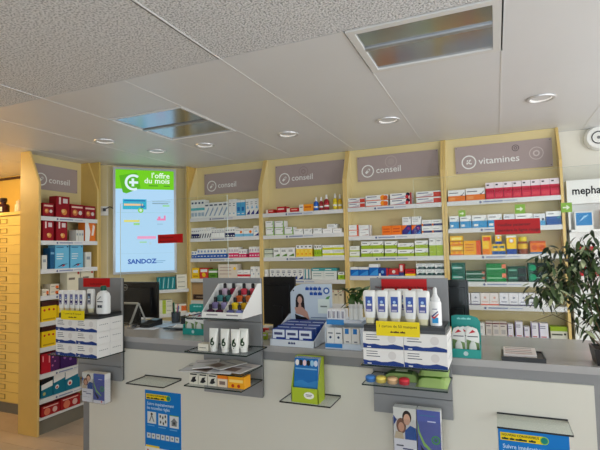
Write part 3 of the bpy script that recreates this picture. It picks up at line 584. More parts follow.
# ------------------------------------------------------------------ stock (pixel columns of the photograph)
C1.stock(0, [(190.5, 204.5, 200, 4, 1, 'white_teal'), (204.5, 227.5, 202.3, 5, 1, 'white_diag'), (228.5, 236.5, 199.2, 2, 1, 'white_plain'), (236.5, 245, 200, 2, 1, 'blue_tall'), (245.5, 259, 198.7, 3, 1, 'white_navytri')])
C1.stock(1, [(191, 199.5, 228, 4, 1, 'white_navy'), (199.5, 211.5, 227.5, 5, 1, 'white_slash'), (211.5, 224.5, 228.4, 5, 1, 'white_label'), (225, 235, 227, 4, 1, 'white_navy'), (235, 243.3, 228.5, 1, 1, 'white_sky'), (243.5, 253, 228.3, 1, 1, 'white_sky'), (253.3, 259, 225.7, 1, 1, 'white_navytri')])
C1.stock(2, [(191.5, 197, 251, 2, 1, 'white_blue'), (197, 226.5, 248.7, 9, 1, 'white_blue'), (228.5, 238.5, 247.2, 4, 1, 'white_pink'), (238.7, 246.5, 249, 3, 1, 'white_pink'), (249, 259.5, 246.6, 4, 1, 'white_pink')])
C1.stock(3, [(192, 199, 268, 1, 1, 'yellow'), (199.5, 208, 268, 1, 1, 'redyellow'), (208.6, 217, 269, 1, 1, 'green_white'), (218, 237, 264.2, 1, 1, 'beige_big'), (237.3, 250, 270, 2, 1, 'white_red'), (250.5, 260, 266.5, 2, 1, 'white_grey')])
C1.stock(4, [(192, 211, 283, 1, 1, 'kraft'), (214, 232, 288, 2, 1, 'white_plain')])
C2.stock(0, [(266, 274, 209.6, 1, 1, 'red_low'), (277, 286, 206.6, 1, 1, 'red_white'), (286.6, 298.5, 208, 1, 1, 'red_low'), (299, 312.6, 204.2, 1, 1, 'orange_white')])
C2.stock(1, [(265.5, 274, 221, 1, 2, 'white_greenedge'), (275, 284, 220.8, 1, 2, 'white_greenedge'), (285, 293.5, 227, 1, 1, 'white_greenedge'), (294, 303, 228.8, 1, 1, 'white_check'), (304, 312, 228.6, 1, 1, 'white_check'), (313.5, 322, 228.2, 1, 1, 'white_check'), (322.6, 332.4, 228.6, 1, 1, 'white_flat'), (332.8, 342, 228.4, 1, 1, 'white_flat')])
C2.stock(2, [(264.5, 272.6, 248.6, 1, 2, 'grey_green'), (273.5, 295, 247.6, 3, 1, 'white_greenbase'), (296, 312, 245, 4, 1, 'yellow_white'), (314, 321.5, 245, 3, 1, 'lime_white'), (322.3, 344, 245, 2, 2, 'limeyellow')])
C2.stock(3, [(264.5, 268, 269.5, 1, 1, 'white_plain'), (270, 303.3, 268.8, 6, 1, 'white_navysw'), (303.6, 310.6, 269.2, 2, 1, 'white_tealcol'), (311.5, 336.5, 268, 2, 1, 'white_tealtop'), (338, 344.5, 272, 1, 1, 'lime_white')])
C2.stock(4, [(324, 344, 290, 4, 1, 'cream')])
C3.stock(0, [(347.5, 365, 198, 1, 2, 'white_redend'), (365.6, 388, 195, 1, 2, 'white_orangeend'), (390, 412, 193, 1, 2, 'white_darkend'), (416, 442.5, 191, 1, 2, 'white_redend')])
C3.stock(1, [(348, 358.8, 225, 1, 2, 'white_redcorner'), (359, 370, 225, 1, 2, 'white_greyend'), (382, 402, 225.6, 2, 1, 'orange'), (402.2, 411.2, 225.2, 1, 1, 'purple'), (411.6, 421, 225, 1, 1, 'purple'), (421.6, 443.5, 219.6, 2, 2, 'white_navystripe')])
zl = C3.px(406, 225.2, .012)[1] - C3.shelves[1] + .0005
C3.stock(1, [(402.2, 411.2, 217, 1, 1, 'white_small', zl), (411.6, 421, 216.5, 1, 1, 'white_small', zl)])
zl = C2.px(330, 228.6, .012)[1] - C2.shelves[1] + .0005
C2.stock(1, [(327, 337, 224, 1, 1, 'white_small', zl)])
C3.stock(2, [(349.5, 359.5, 246, 1, 2, 'lime_slim'), (361, 383.5, 241, 2, 2, 'lime_check'), (384.6, 397, 241, 1, 2, 'lime_check'), (397.6, 414, 243, 1, 2, 'lime_check'), (414.6, 428, 240.5, 1, 2, 'lime_check'), (429, 445, 237.5, 2, 1, 'lime_tall')])
C3.stock(3, [(349.5, 358.8, 267, 1, 1, 'blue_white'), (359, 368.8, 267, 1, 1, 'blue_white'), (369, 378.5, 264, 1, 1, 'blue_white'), (378.7, 388.4, 268, 1, 1, 'navy_red'), (388.6, 398.8, 268.5, 1, 1, 'red_round'), (399, 403.6, 264, 1, 1, 'red_slim'), (405, 415.5, 269, 1, 1, 'red_yellow'), (416, 445.5, 263.5, 3, 2, 'white_dkgreen')])
C4.stock(0, [(448, 465.3, 190, 1, 1, 'orange_check'), (465.6, 485, 188, 1, 1, 'orange_check'), (485.3, 561.5, 180.2, 8, 1, 'red_tall')])
C4.stock(1, [(449.5, 459, 216, 1, 1, 'blue_check'), (460, 471.5, 215.5, 1, 1, 'blue_check'), (472, 487, 215, 1, 1, 'blue_check'), (487.3, 502, 214.2, 1, 1, 'blue_check'), (503.5, 515, 214, 1, 1, 'blue_circle'), (515.4, 533, 213.5, 1, 1, 'blue_check'), (533.5, 545.5, 213.5, 1, 1, 'blue_circle'), (546, 563.5, 211, 1, 1, 'blue_deep')])
C4.stock(2, [(450, 463, 236, 1, 2, 'yellow_orange'), (463.5, 481, 240.5, 1, 1, 'yellow_red'), (482, 491.6, 235.5, 1, 1, 'yellow_tall'), (492, 505.5, 244, 2, 1, 'yellow_blue'), (506.3, 516.4, 235.5, 1, 1, 'yellow_bluetall'), (530, 546, 241, 1, 1, 'orange_pills')])
zl = C4.px(499, 244, .012)[1] - C4.shelves[2] + .0005
C4.stock(2, [(495.3, 501.8, 235, 1, 1, 'yellow_bluetall', zl)])
C4.stock(3, [(451.5, 465, 263, 1, 2, 'teal_green'), (466, 485, 271, 1, 2, 'green_stripe'), (486, 506, 263.5, 1, 2, 'green_bright'), (507.5, 526.5, 266.5, 1, 2, 'green_dark'), (528, 549, 263, 1, 2, 'green_round')])
C4.stock(4, [(467, 470.4, 293, 1, 1, 'white_emblem'), (471, 480, 293, 1, 1, 'white_emblem'), (480.3, 499, 293, 2, 1, 'white_peach'), (499.3, 528.4, 293, 3, 1, 'white_emblem'), (528.8, 535.4, 293, 1, 1, 'white_emblem'), (536, 546, 294, 1, 1, 'white_plain'), (546.5, 556, 294.5, 1, 1, 'white_plain')])
C4.stock(5, [(479, 485, 323, 1, 1, 'white_plain'), (485.6, 507, 322, 3, 1, 'beige_small'), (507.6, 513.6, 324, 1, 1, 'white_violet'), (515, 523, 322, 1, 1, 'white_violet'), (524, 530, 327, 1, 1, 'white_violet'), (531, 538.5, 323, 1, 1, 'white_violet'), (539, 548.5, 323.5, 1, 1, 'white_violet'), (550.5, 568, 327, 1, 1, 'green_top')])
LU.stock(0, [(43, 53.8, 203, 1, 1, 'red_food'), (56, 69.5, 196.5, 1, 1, 'red_foodtall'), (70.5, 83.6, 204.5, 1, 1, 'red_food'), (84.5, 95.5, 206, 1, 1, 'red_food')])
LU.stock(1, [(42.5, 53.5, 220.5, 1, 1, 'red_foodtall'), (56.5, 67.5, 221, 1, 1, 'red_foodtall'), (76, 84, 230, 3, 1, 'white_bottle'), (85, 95.5, 222.5, 1, 1, 'white_orangeoval')])
LU.stock(2, [(42, 47.3, 255, 1, 1, 'white_bottle'), (50, 54.6, 248, 1, 1, 'navy_side'), (55, 69, 245, 1, 1, 'ltblue'), (70.3, 83, 245, 1, 1, 'ltblue'), (85.5, 91.5, 252, 1, 1, 'white_bottle')])
LU.stock(3, [(42, 49, 289, 1, 1, 'cream_orange'), (50, 59, 284, 1, 2, 'cream_orange'), (67, 80, 271, 1, 1, 'cream'), (81, 93.5, 270, 1, 1, 'cream')])
LU.stock(4, [(41.5, 57, 301, 1, 1, 'yellow_choc'), (57.5, 73, 300, 1, 1, 'yellow_choc')])
LU.stock(5, [(41.5, 56, 326, 1, 1, 'yellow_choc'), (57, 72, 325, 1, 1, 'yellow_choc')])
LU.stock(6, [(41.5, 60, 352.5, 1, 1, 'red_purple'), (60.5, 77, 349.5, 1, 1, 'violet')])
LU.stock(7, [(41.5, 53, 377, 1, 1, 'teal_black'), (53.6, 65, 372, 1, 1, 'teal_white'), (65.4, 80, 368, 1, 1, 'teal_white')])
LU.stock(8, [(41.5, 60, 404, 1, 1, 'red_bowls'), (60.5, 80, 396, 1, 1, 'red_bowls')])

# spray bottles and the vitamin jar
def spray(px0, px1, pyt, body, label, band):
    a, _ = C2.px(px0, pyt+8, .05); b, _ = C2.px(px1, pyt+8, .05); _, zt = C2.px((px0+px1)/2, pyt, .05)
    z0 = C2.shelves[0]; h = zt-z0; r = (b-a)/2
    t = empty('spray_bottle', (C2.O.x+(a+b)/2, YS+.05, z0+.0005))
    m = MB(); m.lathe([(0, 0), (r*.96, 0), (r, .006), (r, h*.56), (r*.8, h*.64), (r*.42, h*.69), (r*.42, h*.71)], 16, body)
    obj('body', m, CARD, t)
    m = MB(); m.lathe([(r*1.012, h*.14), (r*1.012, h*.44)], 16, band); m.lathe([(r*1.02, h*.22), (r*1.02, h*.32)], 16, Wt); obj('label_band', m, CARD, t)
    m = MB(); m.lathe([(r*.5, h*.71), (r*.52, h*.8), (r*.4, h*.86), (r*.36, h*.98), (0, h)], 14, Wt); obj('cap', m, CARD, t)
    tag(t, label, 'spray bottle', 'spray bottles on the top shelf')
spray(313.8, 318.4, 197.3, (36, 92, 180), 'blue spray bottle with white cap on the top shelf', (60, 120, 210))
spray(319.3, 323.4, 197, (150, 30, 40), 'smaller dark red spray bottle beside the blue bottle', (176, 60, 60))
spray(324, 329, 194.5, (156, 28, 40), 'taller dark red spray bottle right of the smaller red one', (180, 50, 56))
spray(333, 337.2, 193.5, (230, 206, 30), 'bright yellow spray bottle, left of the two yellow ones', (240, 222, 80))
spray(338, 341.8, 194.2, (222, 176, 30), 'amber yellow spray bottle beside the unit side panel', (232, 200, 80))
a, _ = C4.px(517.5, 248, .05); b, _ = C4.px(528.5, 248, .05); zt = C4.px(523, 237, .05)[1]; h = zt-C4.shelves[2]; r = (b-a)/2
t = empty('vitamin_jar', (C4.O.x+(a+b)/2, YS+.055, C4.shelves[2]+.0005))
m = MB(); m.lathe([(0, 0), (r*.95, 0), (r, .008), (r, h*.62), (r*.7, h*.74), (r*.7, h*.76)], 20, (140, 70, 40)); obj('jar_body', m, CARD, t)
m = MB(); m.lathe([(r*1.01, h*.3), (r*1.01, h*.6)], 20, (230, 190, 50)); obj('jar_label', m, CARD, t)
m = MB(); m.lathe([(r*.76, h*.74), (r*.78, h*.98), (r*.7, h), (0, h)], 20, (222, 206, 40)); obj('lid', m, CARD, t)
tag(t, 'brown glass jar with yellow lid on the vitamines unit', 'jar')

# ================================================================== CORNER WITH THE SCREEN
TO = Vector((-3.525, 3.375, 0)); TRZ = PI/4
TU = Unit('corner_shelf_unit', 'under the screen', (TO.x, TO.y), TRZ, .80, depth=.10, back=.02, left=False, right=False)
tag(TU.root, 'cream corner unit behind the large screen, with two shelves below', 'shelf unit')
for z in (1.095, .855):
    b = obj('shelf', bx(.02, .78, -.13, .02, z-.018, z), SHELFW, TU.root)
    obj('price_rail', bx(.02, .78, -.137, -.13, z-.03, z-.001), SHELFW, b); TU.shelves.append(z)
def tstock(si, runs):
    for (x0, x1, yt, n, rows, key, ds) in runs:
        a, _ = TU.px(x0, yt+6, -.10); b, _ = TU.px(x1, yt+6, -.10); _, zt = TU.px((x0+x1)/2, yt, -.10)
        cw = (b-a)/n; hh = (zt-TU.shelves[si])/rows
        for i in range(n):
            for r in range(rows):
                me = carton_mesh(cw-.003, hh-.001, .085, key)
                o = obj('carton', me, CARD, None, TU.O+TU.u*(a+cw*(i+.5))+TU.n*(-.10+.0425)+Vector((0, 0, TU.shelves[si]+hh*r+.0005)), TRZ)
                p = (['lower', 'middle', 'upper'][r] + ' one, ') if rows > 1 else (ORD[i]+' from left, ' if n > 1 else '')
                tag(o, DS[key][0] + ', ' + p + ds, 'carton', 'cartons on the shelves under the screen')
tstock(0, [(157, 175.5, 277, 4, 1, 'teal_books', 'upper shelf under the screen'), (176.5, 187, 274.5, 1, 3, 'white_stripes', 'upper shelf under the screen')])
tstock(1, [(158, 172.5, 300, 1, 3, 'lime_flat', 'lower shelf under the screen'), (174, 186.5, 304, 1, 1, 'white_orangesq', 'lower shelf under the screen')])
for q in ((-2.9065, -2.887, 3.85, 4.0), (-3.62, -3.47, 3.2475, 3.2665)):
    pts = [Vector((q[i], q[j], 0)) for i, j in ((0, 2), (1, 2), (1, 3), (0, 3))]; m = MB(); L = [((p-TU.O).dot(TU.u), (p-TU.O).dot(TU.n)) for p in pts]
    m.prism(L, 0, ZC-.002, axis='z'); obj('side_panel', m, WOOD, TU.root)
obj('filler_panel', bx(-.125, .018, .02, .032, 0, ZC-.002), CREAM, TU.root)
# screen
p0 = TU.px(113, 169.5, -.05); p1 = TU.px(175.8, 169, -.05); p2 = TU.px(114, 275, -.05)
tx0, tx1, tz1, tz0 = p0[0], p1[0], 2.322, 1.262
t = empty('display_screen', TU.O + TU.n*(-.05), TRZ)
obj('casing', bx(tx0, tx1, 0, .06, tz0, tz1), BLACK, t)
f = MB(); bw = .022
for a in ((tx0, tx1, tz1-bw, tz1), (tx0, tx1, tz0, tz0+bw), (tx0, tx0+bw, tz0+bw, tz1-bw), (tx1-bw, tx1, tz0+bw, tz1-bw)): f.box(a[0], a[1], -.008, 0, a[2], a[3])
obj('bezel', f, ALU, t)
sx0, sx1, sz0, sz1 = tx0+bw, tx1-bw, tz0+bw, tz1-bw; sw, sh = sx1-sx0, sz1-sz0
m = MB(); y = -.0012
def SX(u): return sx0+u*sw
def SZ(v): return sz0+v*sh
m.rect(sx0, sx1, sz0, SZ(.81), y, (176, 216, 246)); m.rect(sx0, sx1, SZ(.81), sz1, y, (112, 206, 10))
m.poly([(SX(.06), SZ(.94)), (SX(.12), SZ(.775)), (SX(.18), SZ(.765)), (SX(.42), SZ(.82)), (SX(.36), SZ(.975))], y-.0003, (84, 176, 6))
m.ring(SX(.30), SZ(.875), .058, .082, y-.0006, (222, 242, 246), a0=.9, a1=5.2)
m.poly([(SX(.29)+a, SZ(.875)+b) for a, b in ((-.012, -.04), (.012, -.04), (.012, -.012), (.05, -.012), (.05, .012), (.012, .012), (.012, .04), (-.012, .04), (-.012, .012), (-.035, .012), (-.035, -.012), (-.012, -.012))], y-.0006, (222, 242, 246))
m.text("l'offre", SX(.93), SZ(.925), .078, y-.0006, (240, 250, 240), align='RIGHT', bold=.012)
m.text('du mois', SX(.93), SZ(.872), .078, y-.0006, (240, 250, 240), align='RIGHT', bold=.012)
m.rect(SX(.56), SX(.72), SZ(.842), SZ(.852), y-.0006, (70, 140, 30)); m.rect(SX(.82), SX(.93), SZ(.842), SZ(.852), y-.0006, (70, 140, 30))
m.rect(SX(.12), SX(.52), SZ(.61), SZ(.71), y-.0003, (40, 176, 206)); m.rect(SX(.14), SX(.46), SZ(.645), SZ(.665), y-.0006, (240, 200, 150)); m.rect(SX(.14), SX(.50), SZ(.688), SZ(.702), y-.0006, (20, 120, 180))
m.poly([(SX(.5), SZ(.64)), (SX(.42), SZ(.67)), (SX(.42), SZ(.61))], y-.0006, (10, 120, 180)); m.disc(SX(.42), SZ(.60), .026, y-.0006, (130, 214, 60)); m.disc(SX(.42), SZ(.60), .014, y-.0009, (220, 240, 220))
for (a, b, c, d, cc) in ((.62, .94, .685, .692, (150, 180, 196)), (.62, .90, .665, .675, (130, 160, 180)), (.80, .92, .64, .655, (150, 220, 150)), (.02, .98, .576, .579, (150, 200, 216)),
                         (.14, .40, .485, .505, (226, 220, 110)), (.30, .40, .455, .475, (150, 214, 130)), (.70, .85, .50, .52, (240, 130, 180)), (.72, .76, .52, .54, (240, 130, 180)), (.82, .85, .52, .55, (240, 130, 180)), (.70, .80, .455, .47, (160, 200, 230)),
                         (.36, .68, .318, .345, (240, 160, 200)), (.40, .52, .28, .292, (160, 216, 160)), (.56, .60, .262, .284, (180, 210, 230)), (.02, .98, .175, .177, (150, 190, 216)), (.66, .84, .095, .101, (110, 160, 200)), (.66, .80, .08, .085, (110, 160, 200))):
    m.rect(SX(a), SX(b), SZ(c), SZ(d), y-.0004, cc)
m.text('SANDOZ', SX(.20), SZ(.078), .062, y-.0006, (20, 84, 176), bold=.04, sx=1.05)
obj('picture', m, SCREEN, t)
tag(t, 'large upright lit screen advertising the offer of the month', 'screen')
# wall socket and cable left of the screen
p = TU.px(104.5, 211, 0)
t = empty('wall_socket', TU.O + TU.u*(p[0]) + Vector((0, 0, p[1])), TRZ)
obj('plate', bx(-.035, .035, -.012, .019, -.045, .045), WHITEPL, t)
m = MB(); m.lathe([(0, 0), (.014, 0), (.014, .03), (0, .03)], 12); m.xf = None
m2 = MB(); m2.box(-.014, .014, -.04, -.012, -.004, .024); obj('plug', m2, BLACK, t)
m3 = MB(); m3.tube([(.0, -.03, .012), (.05, -.035, .04), (.085, -.02, .02), (.1, -.01, -.06)], .005, 6); obj('cable', m3, BLACK, t)
tag(t, 'white wall socket with black plug left of the screen', 'socket')

# ================================================================== RIGHT WALL: white stand and siren
t = empty('white_product_stand', (.50, 3.86, 0))
obj('back_panel', bx(.0, 1.0, .12, .14, 0, 1.922), WHITEPL, t); obj('header', bx(.0, 1.0, .02, .12, 1.745, 1.92), WHITEPL, t)
m = MB(); m.text('mepha', .032, 1.815, .078, .0195, (20, 20, 22), bold=.025, sx=.88); obj('lettering', m, CARD, t)
stz = []
for z in (1.555, 1.33, 1.12, .90, .6, .3): obj('shelf', bx(.0, 1.0, -.0, .12, z-.02, z), WHITEPL, t); stz.append(z)
obj('side_panel', bx(.0, .012, 0, .12, 0, 1.72), WHITEPL, t)
tag(t, 'white product stand with black mepha lettering beside the vitamines unit', 'stand')
def stand(x0, w, h, z, key, lab):
    o = obj('carton', carton_mesh(w, h, .07, key), CARD, None, (.50+x0+w/2, 3.87+.035, z+.0005)); tag(o, lab, 'carton', 'cartons on the white stand')
stand(.04, .115, .13, stz[0], 'blue_leaf', 'white framed blue carton under the mepha lettering')
stand(.21, .13, .14, stz[0], 'orange_leaf', 'yellow and orange carton on the white stand at the right edge')
stand(.05, .10, .10, stz[1], 'red_white_lid', 'white carton with red lid behind the ficus leaves, second shelf of stand')
stand(.06, .11, .16, stz[2], 'red_white_lid', 'taller white carton with red lid behind the ficus, third shelf of stand')
stand(.20, .12, .12, stz[2], 'white_plain', 'white carton behind the ficus on the white stand')
p = W(599, 137, 4.10)
t = empty('alarm_siren', (p.x, YB, p.z))
m = MB(); m.xf = Matrix.Rotation(PI/2, 4, 'X')
m.lathe([(.095, 0), (.095, .03), (.08, .05), (.0, .052)], 28); obj('housing', m, WHITEPL, t)
m = MB(); m.ring(0, 0, .042, .05, -.0535, (60, 60, 62)); m.disc(0, 0, .012, -.0535, (120, 120, 120)); obj('grille_ring', m, CARD, t)
tag(t, 'round white alarm siren high on the right wall', 'siren')

# ================================================================== LEFT: drawer cabinet
t = empty('drawer_cabinet', (-4.62, 2.90, 0))
obj('carcass', bx(-.55, .60, .02, .40, .10, 1.855), WOOD, t); obj('plinth', bx(-.55, .60, .03, .38, 0, .10), PLINTH, t); obj('top', bx(-.56, .61, -.01, .40, 1.855, 1.885), DRAWER, t)
n = 19; zz = .115; dh = (1.845-.115)/n
for k in range(n):
    for (a, b) in ((-.54, .02), (.03, .59)):
        dr = obj('drawer', bx(a+.002, b-.002, 0, .019, zz+k*dh+.002, zz+(k+1)*dh-.002), DRAWER, t)
        f = MB(); cx = .30 if a > 0 else -.26; cz = zz+(k+.5)*dh
        for q in ((-.05, .05, .018, .022), (-.05, .05, -.022, -.018), (-.05, -.046, -.018, .018), (.046, .05, -.018, .018)): f.box(cx+q[0], cx+q[1], -.006, 0, cz+q[2], cz+q[3])
        obj('label_holder', f, mat('brass_holder', (176, 146, 84), .35, .6), dr)
tag(t, 'tall yellow cabinet of shallow labelled drawers at the far left', 'cabinet')
p = W(3.5, 212, 3.05)
t = empty('apothecary_bottle', (p.x, 3.05, 1.886))
m = MB(); m.lathe([(0, 0), (.05, 0), (.054, .006), (.054, .09), (.046, .105), (.024, .112), (.024, .125)], 20); obj('body', m, mat('dark_brown_glass', (60, 18, 22), .15), t)
m = MB(); m.lathe([(.03, .125), (.034, .15), (.03, .168), (.0, .17)], 18); obj('stopper', m, mat('dark_stopper', (40, 18, 18), .2), t)
m = MB()
for k in range(8):
    a0, a1 = -PI/2-.75+k*.1875, -PI/2-.75+(k+1)*.1875
    m.face([(.0546*math.cos(a0), .0546*math.sin(a0), .03), (.0546*math.cos(a1), .0546*math.sin(a1), .03), (.0546*math.cos(a1), .0546*math.sin(a1), .075), (.0546*math.cos(a0), .0546*math.sin(a0), .075)], (232, 222, 208))
m.rect(-.02, .02, .048, .056, -.0552, (70, 50, 50)); obj('label', m, CARD, t)
tag(t, 'dark brown apothecary bottle with white label on the drawer cabinet', 'bottle')
p = W(18, 212, 3.05)
t = empty('porcelain_jar', (p.x+.01, 3.05, 1.886))
m = MB(); m.lathe([(0, 0), (.03, 0), (.036, .02), (.034, .08), (.022, .1), (.022, .11)], 16, (236, 222, 196)); obj('body', m, CARD, t)
m = MB(); m.lathe([(.026, .11), (.024, .122), (.006, .13), (.0, .142)], 14, (230, 214, 186)); obj('lid', m, CARD, t)
tag(t, 'small pale porcelain jar on the drawer cabinet beside the yellow pillar', 'jar')
struct(obj('trim_1', bx(X0, -3.86, 3.345, 3.36, 2.312, 2.337), mat('dark_rail', (70, 40, 24), .5)))

# ================================================================== COUNTER
CY = 2.15; CZ = .96; CB = 2.74; CX0, CX1 = -2.43, .53
t = empty('service_counter', (0, 0, 0))
obj('worktop', bx(CX0, CX1, CY+.0, CB, CZ-.03, CZ), CTOP, t)
obj('front_frame', bx(CX0, CX1, CY+.002, CY+.03, .0, CZ-.03), CFRONT, t)
obj('end_panel', bx(CX0, CX0+.03, CY+.03, CB-.05, 0, CZ-.03), CFRONT, t); obj('end_panel', bx(CX1-.03, CX1, CY+.03, CB-.05, 0, CZ-.03), CFRONT, t)
obj('back_shelf', bx(CX0+.03, CX1-.03, CY+.03, CB-.05, .5, .52), CFRONT, t)
for a, b in ((-2.369, .331),): obj('front_panel', bx(a, b, CY-.008, CY+.002, .10, .888), CPANEL, t)
tag(t, 'long grey service counter with white front panel', 'counter')
FY = CY-.0085

def plate(mb, x0, x1, y0, y1, z, th=.006):
    P = [(x0,y0),(x1,y0),(x1,y1),(x0,y1)]
    mb.face([(a,b,z) for a,b in P], mi=0); mb.face([(a,b,z-th) for a,b in P[::-1]], mi=0)
    for i in range(4):
        a, b = P[i], P[(i+1) % 4]; mb.face([(*a, z-th), (*b, z-th), (*b, z), (*a, z)], mi=1)
def board(x0, x1, shelves, label):
    t = empty('display_board', ((x0+x1)/2, 2.128, .70)); w = (x1-x0)/2
    for a, b in ((.70, .785), (.785, .935), (.935, 1.085), (1.085, 1.315)):
        obj('slat', bx(-w, w, -.017, 0, a-.70+.0015, b-.70-.0015), BOARD, t)
    obj('backing', bx(-w+.004, w-.004, -.004, .0125, .004, .61), DARKG, t)
    for z, d, lx, rx in shelves:
        m = MB(); plate(m, lx-(x0+x1)/2, rx-(x0+x1)/2, -.017-d, -.0175, z-.70); s_ = obj('glass_shelf', m, [SHGLASS, GLEDGE], t)
        for xx in (-w+.06, w-.06):
            obj('bracket', bx(xx-.006, xx+.006, -.05, -.0172, z-.70-.02, z-.70-.0065), CHROME, s_)
    tag(t, label, 'display board', 'grey display boards on the counter front'); return t
b1 = board(-2.43, -2.08, [(.885, .215, -2.43, -2.045)], 'grey slatted display board at the left counter end, holding mask cartons')
b2 = board(-1.49, -1.135, [(1.132, .215, -1.47, -1.14), (.964, .215, -1.455, -1.10), (.868, .215, -1.49, -1.13), (.797, .215, -1.46, -1.13)], 'grey slatted display board in the middle of the counter, holding nail polish and tubes')
b3 = board(-.551, -.203, [(.967, .215, -.545, -.195), (.886, .215, -.545, -.198)], 'grey slatted display board on the right, holding lotion bottles and mask cartons')

def loft(mb, secs, seg=20, col=Wt, mi=0, cx=0, cy=0, cap=True):
    for k in range(len(secs)-1):
        a, b = secs[k], secs[k+1]; cc = a[3] if len(a) > 3 else col
        for i in range(seg):
            t0, t1 = 2*PI*i/seg, 2*PI*(i+1)/seg
            e = 1 if len(a) < 5 else a[4]
            def P(s, t):
                c, d = math.cos(t), math.sin(t); p = .62
                return (cx+s[0]*math.copysign(abs(c)**p, c), cy+s[1]*math.copysign(abs(d)**p, d), s[2])
            mb.face([P(a, t0), P(a, t1), P(b, t1), P(b, t0)], cc, mi, True)
    if cap:
        for s, rev in ((secs[0], 1), (secs[-1], 0)):
            cc = secs[0][3] if rev and len(secs[0]) > 3 else col
            pts = []
            for i in range(seg):
                t = 2*PI*i/seg; c, d = math.cos(t), math.sin(t); p = .62
                pts.append((cx+s[0]*math.copysign(abs(c)**p, c), cy+s[1]*math.copysign(abs(d)**p, d), s[2]))
            mb.face(pts[::-1] if rev else pts, cc, mi)
def carton_at(key, x, y, z, w, h, d, label, cat='carton', group=None, rz=0., name='carton'):
    o = obj(name, carton_mesh(w, h, d, key), CARD, None, (x, y+d/2, z), rz); tag(o, label, cat, group); return o

# ------------------------------------------------------------------ glass screens with red notices
def notice(o, x0, x1, z0, z1, y, l1, l2):
    m = MB(); m.box(x0, x1, y-.0012, y, z0, z1, (190, 12, 16))
    zc = (z0+z1)/2; sz = (z1-z0)*.27
    if l2:
        m.text(l1, x0+.012, zc+.004, sz, y-.0016, (70, 8, 12), bold=.01, sx=1.05); m.text(l2, x0+.012, zc-.022, sz, y-.0016, (70, 8, 12), bold=.01, sx=1.05)
    else: m.text(l1, (x0+x1)/2, zc-sz*.3-.008, sz, y-.0016, (90, 10, 14), align='CENTER', bold=.01)
    return m
def screen(x0, x1, z1, label):
    t = empty('glass_screen', ((x0+x1)/2, 2.403, CZ)); w = (x1-x0)/2
    m = MB(); P = [(-w, -.003), (w, -.003), (w, .003), (-w, .003)]; h = z1-CZ
    m.face([(-w, -.003, .012), (w, -.003, .012), (w, -.003, h), (-w, -.003, h)], mi=0); m.face([(w, .003, .012), (-w, .003, .012), (-w, .003, h), (w, .003, h)], mi=0)
    for xx in (-w, w): m.face([(xx, -.003, .012), (xx, .003, .012), (xx, .003, h), (xx, -.003, h)], mi=1)
    m.face([(-w, -.003, h), (w, -.003, h), (w, .003, h), (-w, .003, h)], mi=1)
    obj('pane', m, [GLASS, mat('pale_glass_edge', (206, 220, 214), .25)], t)
    for xx in (-w+.1, w-.1): obj('foot_clamp', bx(xx-.02, xx+.02, -.025, .025, 0, .022), CHROME, t)
    tag(t, label, 'glass screen', 'protective glass screens on the counter'); return t
screen(-2.37, -1.509, 1.805, 'clear glass screen on the counter in front of the lit screen')
screen(-.381, .52, 1.805, 'clear glass screen on the counter in front of the vitamines unit')
o = obj('red_notice', notice(None, -2.044, -1.843, 1.521, 1.578, 2.3995, 'Veuillez patienter', 'derrière la ligne rouge'), CARD); tag(o, 'small red notice on the glass in front of the lit screen', 'notice')
o = obj('red_notice', notice(None, -.003, .194, 1.504, 1.576, 2.3995, 'Veuillez patienter', 'derrière la ligne rouge'), CARD); tag(o, 'larger red notice on the glass in front of the vitamines unit', 'notice')
for (px, py, s, ds) in ((462, 213.5, .016, 'left one, above the blue cartons'), (520, 209, .022, 'middle one, above the red notice'), (566.5, 207.5, .022, 'right one, over the unit side panel')):
    p = W(px, py, 2.3995); m = MB(); m.box(p.x-s, p.x+s, p.y-.0008, p.y, p.z-s, p.z+s, (140, 184, 70))
    m.poly([(p.x-s*.7, p.z-s*.15), (p.x, p.z-s*.15), (p.x, p.z-s*.55), (p.x+s*.6, p.z), (p.x, p.z+s*.55), (p.x, p.z+s*.15), (p.x-s*.7, p.z+s*.15)], p.y-.0011, (236, 244, 214))
    tag(obj('green_sticker', m, CARD), 'green arrow sticker on the glass, ' + ds, 'sticker', 'green stickers on the glass screen')
o = obj('red_notice', notice(None, -2.385, -2.165, 1.258, 1.312, 2.109, 'Veuillez patienter', None), CARD); tag(o, 'red notice behind the bottles on the left display board', 'notice')
o = obj('red_notice', notice(None, -.497, -.292, 1.25, 1.310, 2.109, 'Veuillez patienter derrière la ligne rouge', None), CARD); tag(o, 'red notice behind the lotion bottles on the right display board', 'notice')

# ------------------------------------------------------------------ mask cartons
k = 0; h = .0705
for r in range(3):
    for c in range(2):
        carton_at('maskbox', -2.365+.08+c*.1605, 1.90, .8855+r*h, .159, h-.001, .094, 'white mask carton with navy wave, left board, %s row, front %s' % (['lower', 'middle', 'upper'][r], ['left', 'right'][c]), group='mask cartons on the left board')
    for c in (1,):
        carton_at('maskbox', -2.365+.08+c*.1605, 1.9955, .8855+r*h, .159, h-.001, .094, 'white mask carton with navy wave, left board, %s row, behind the front one' % ['lower', 'middle', 'upper'][r], group='mask cartons on the left board')
h3 = .0685
for r in range(2):
    for c in range(2):
        carton_at('maskbox', -.535+.085+c*.171, 1.90, .9675+r*h3, .1695, h3-.001, .19, 'white mask carton with navy wave, right board, %s row, %s one' % (['lower', 'upper'][r], ['left', 'right'][c]), group='mask cartons on the right board')
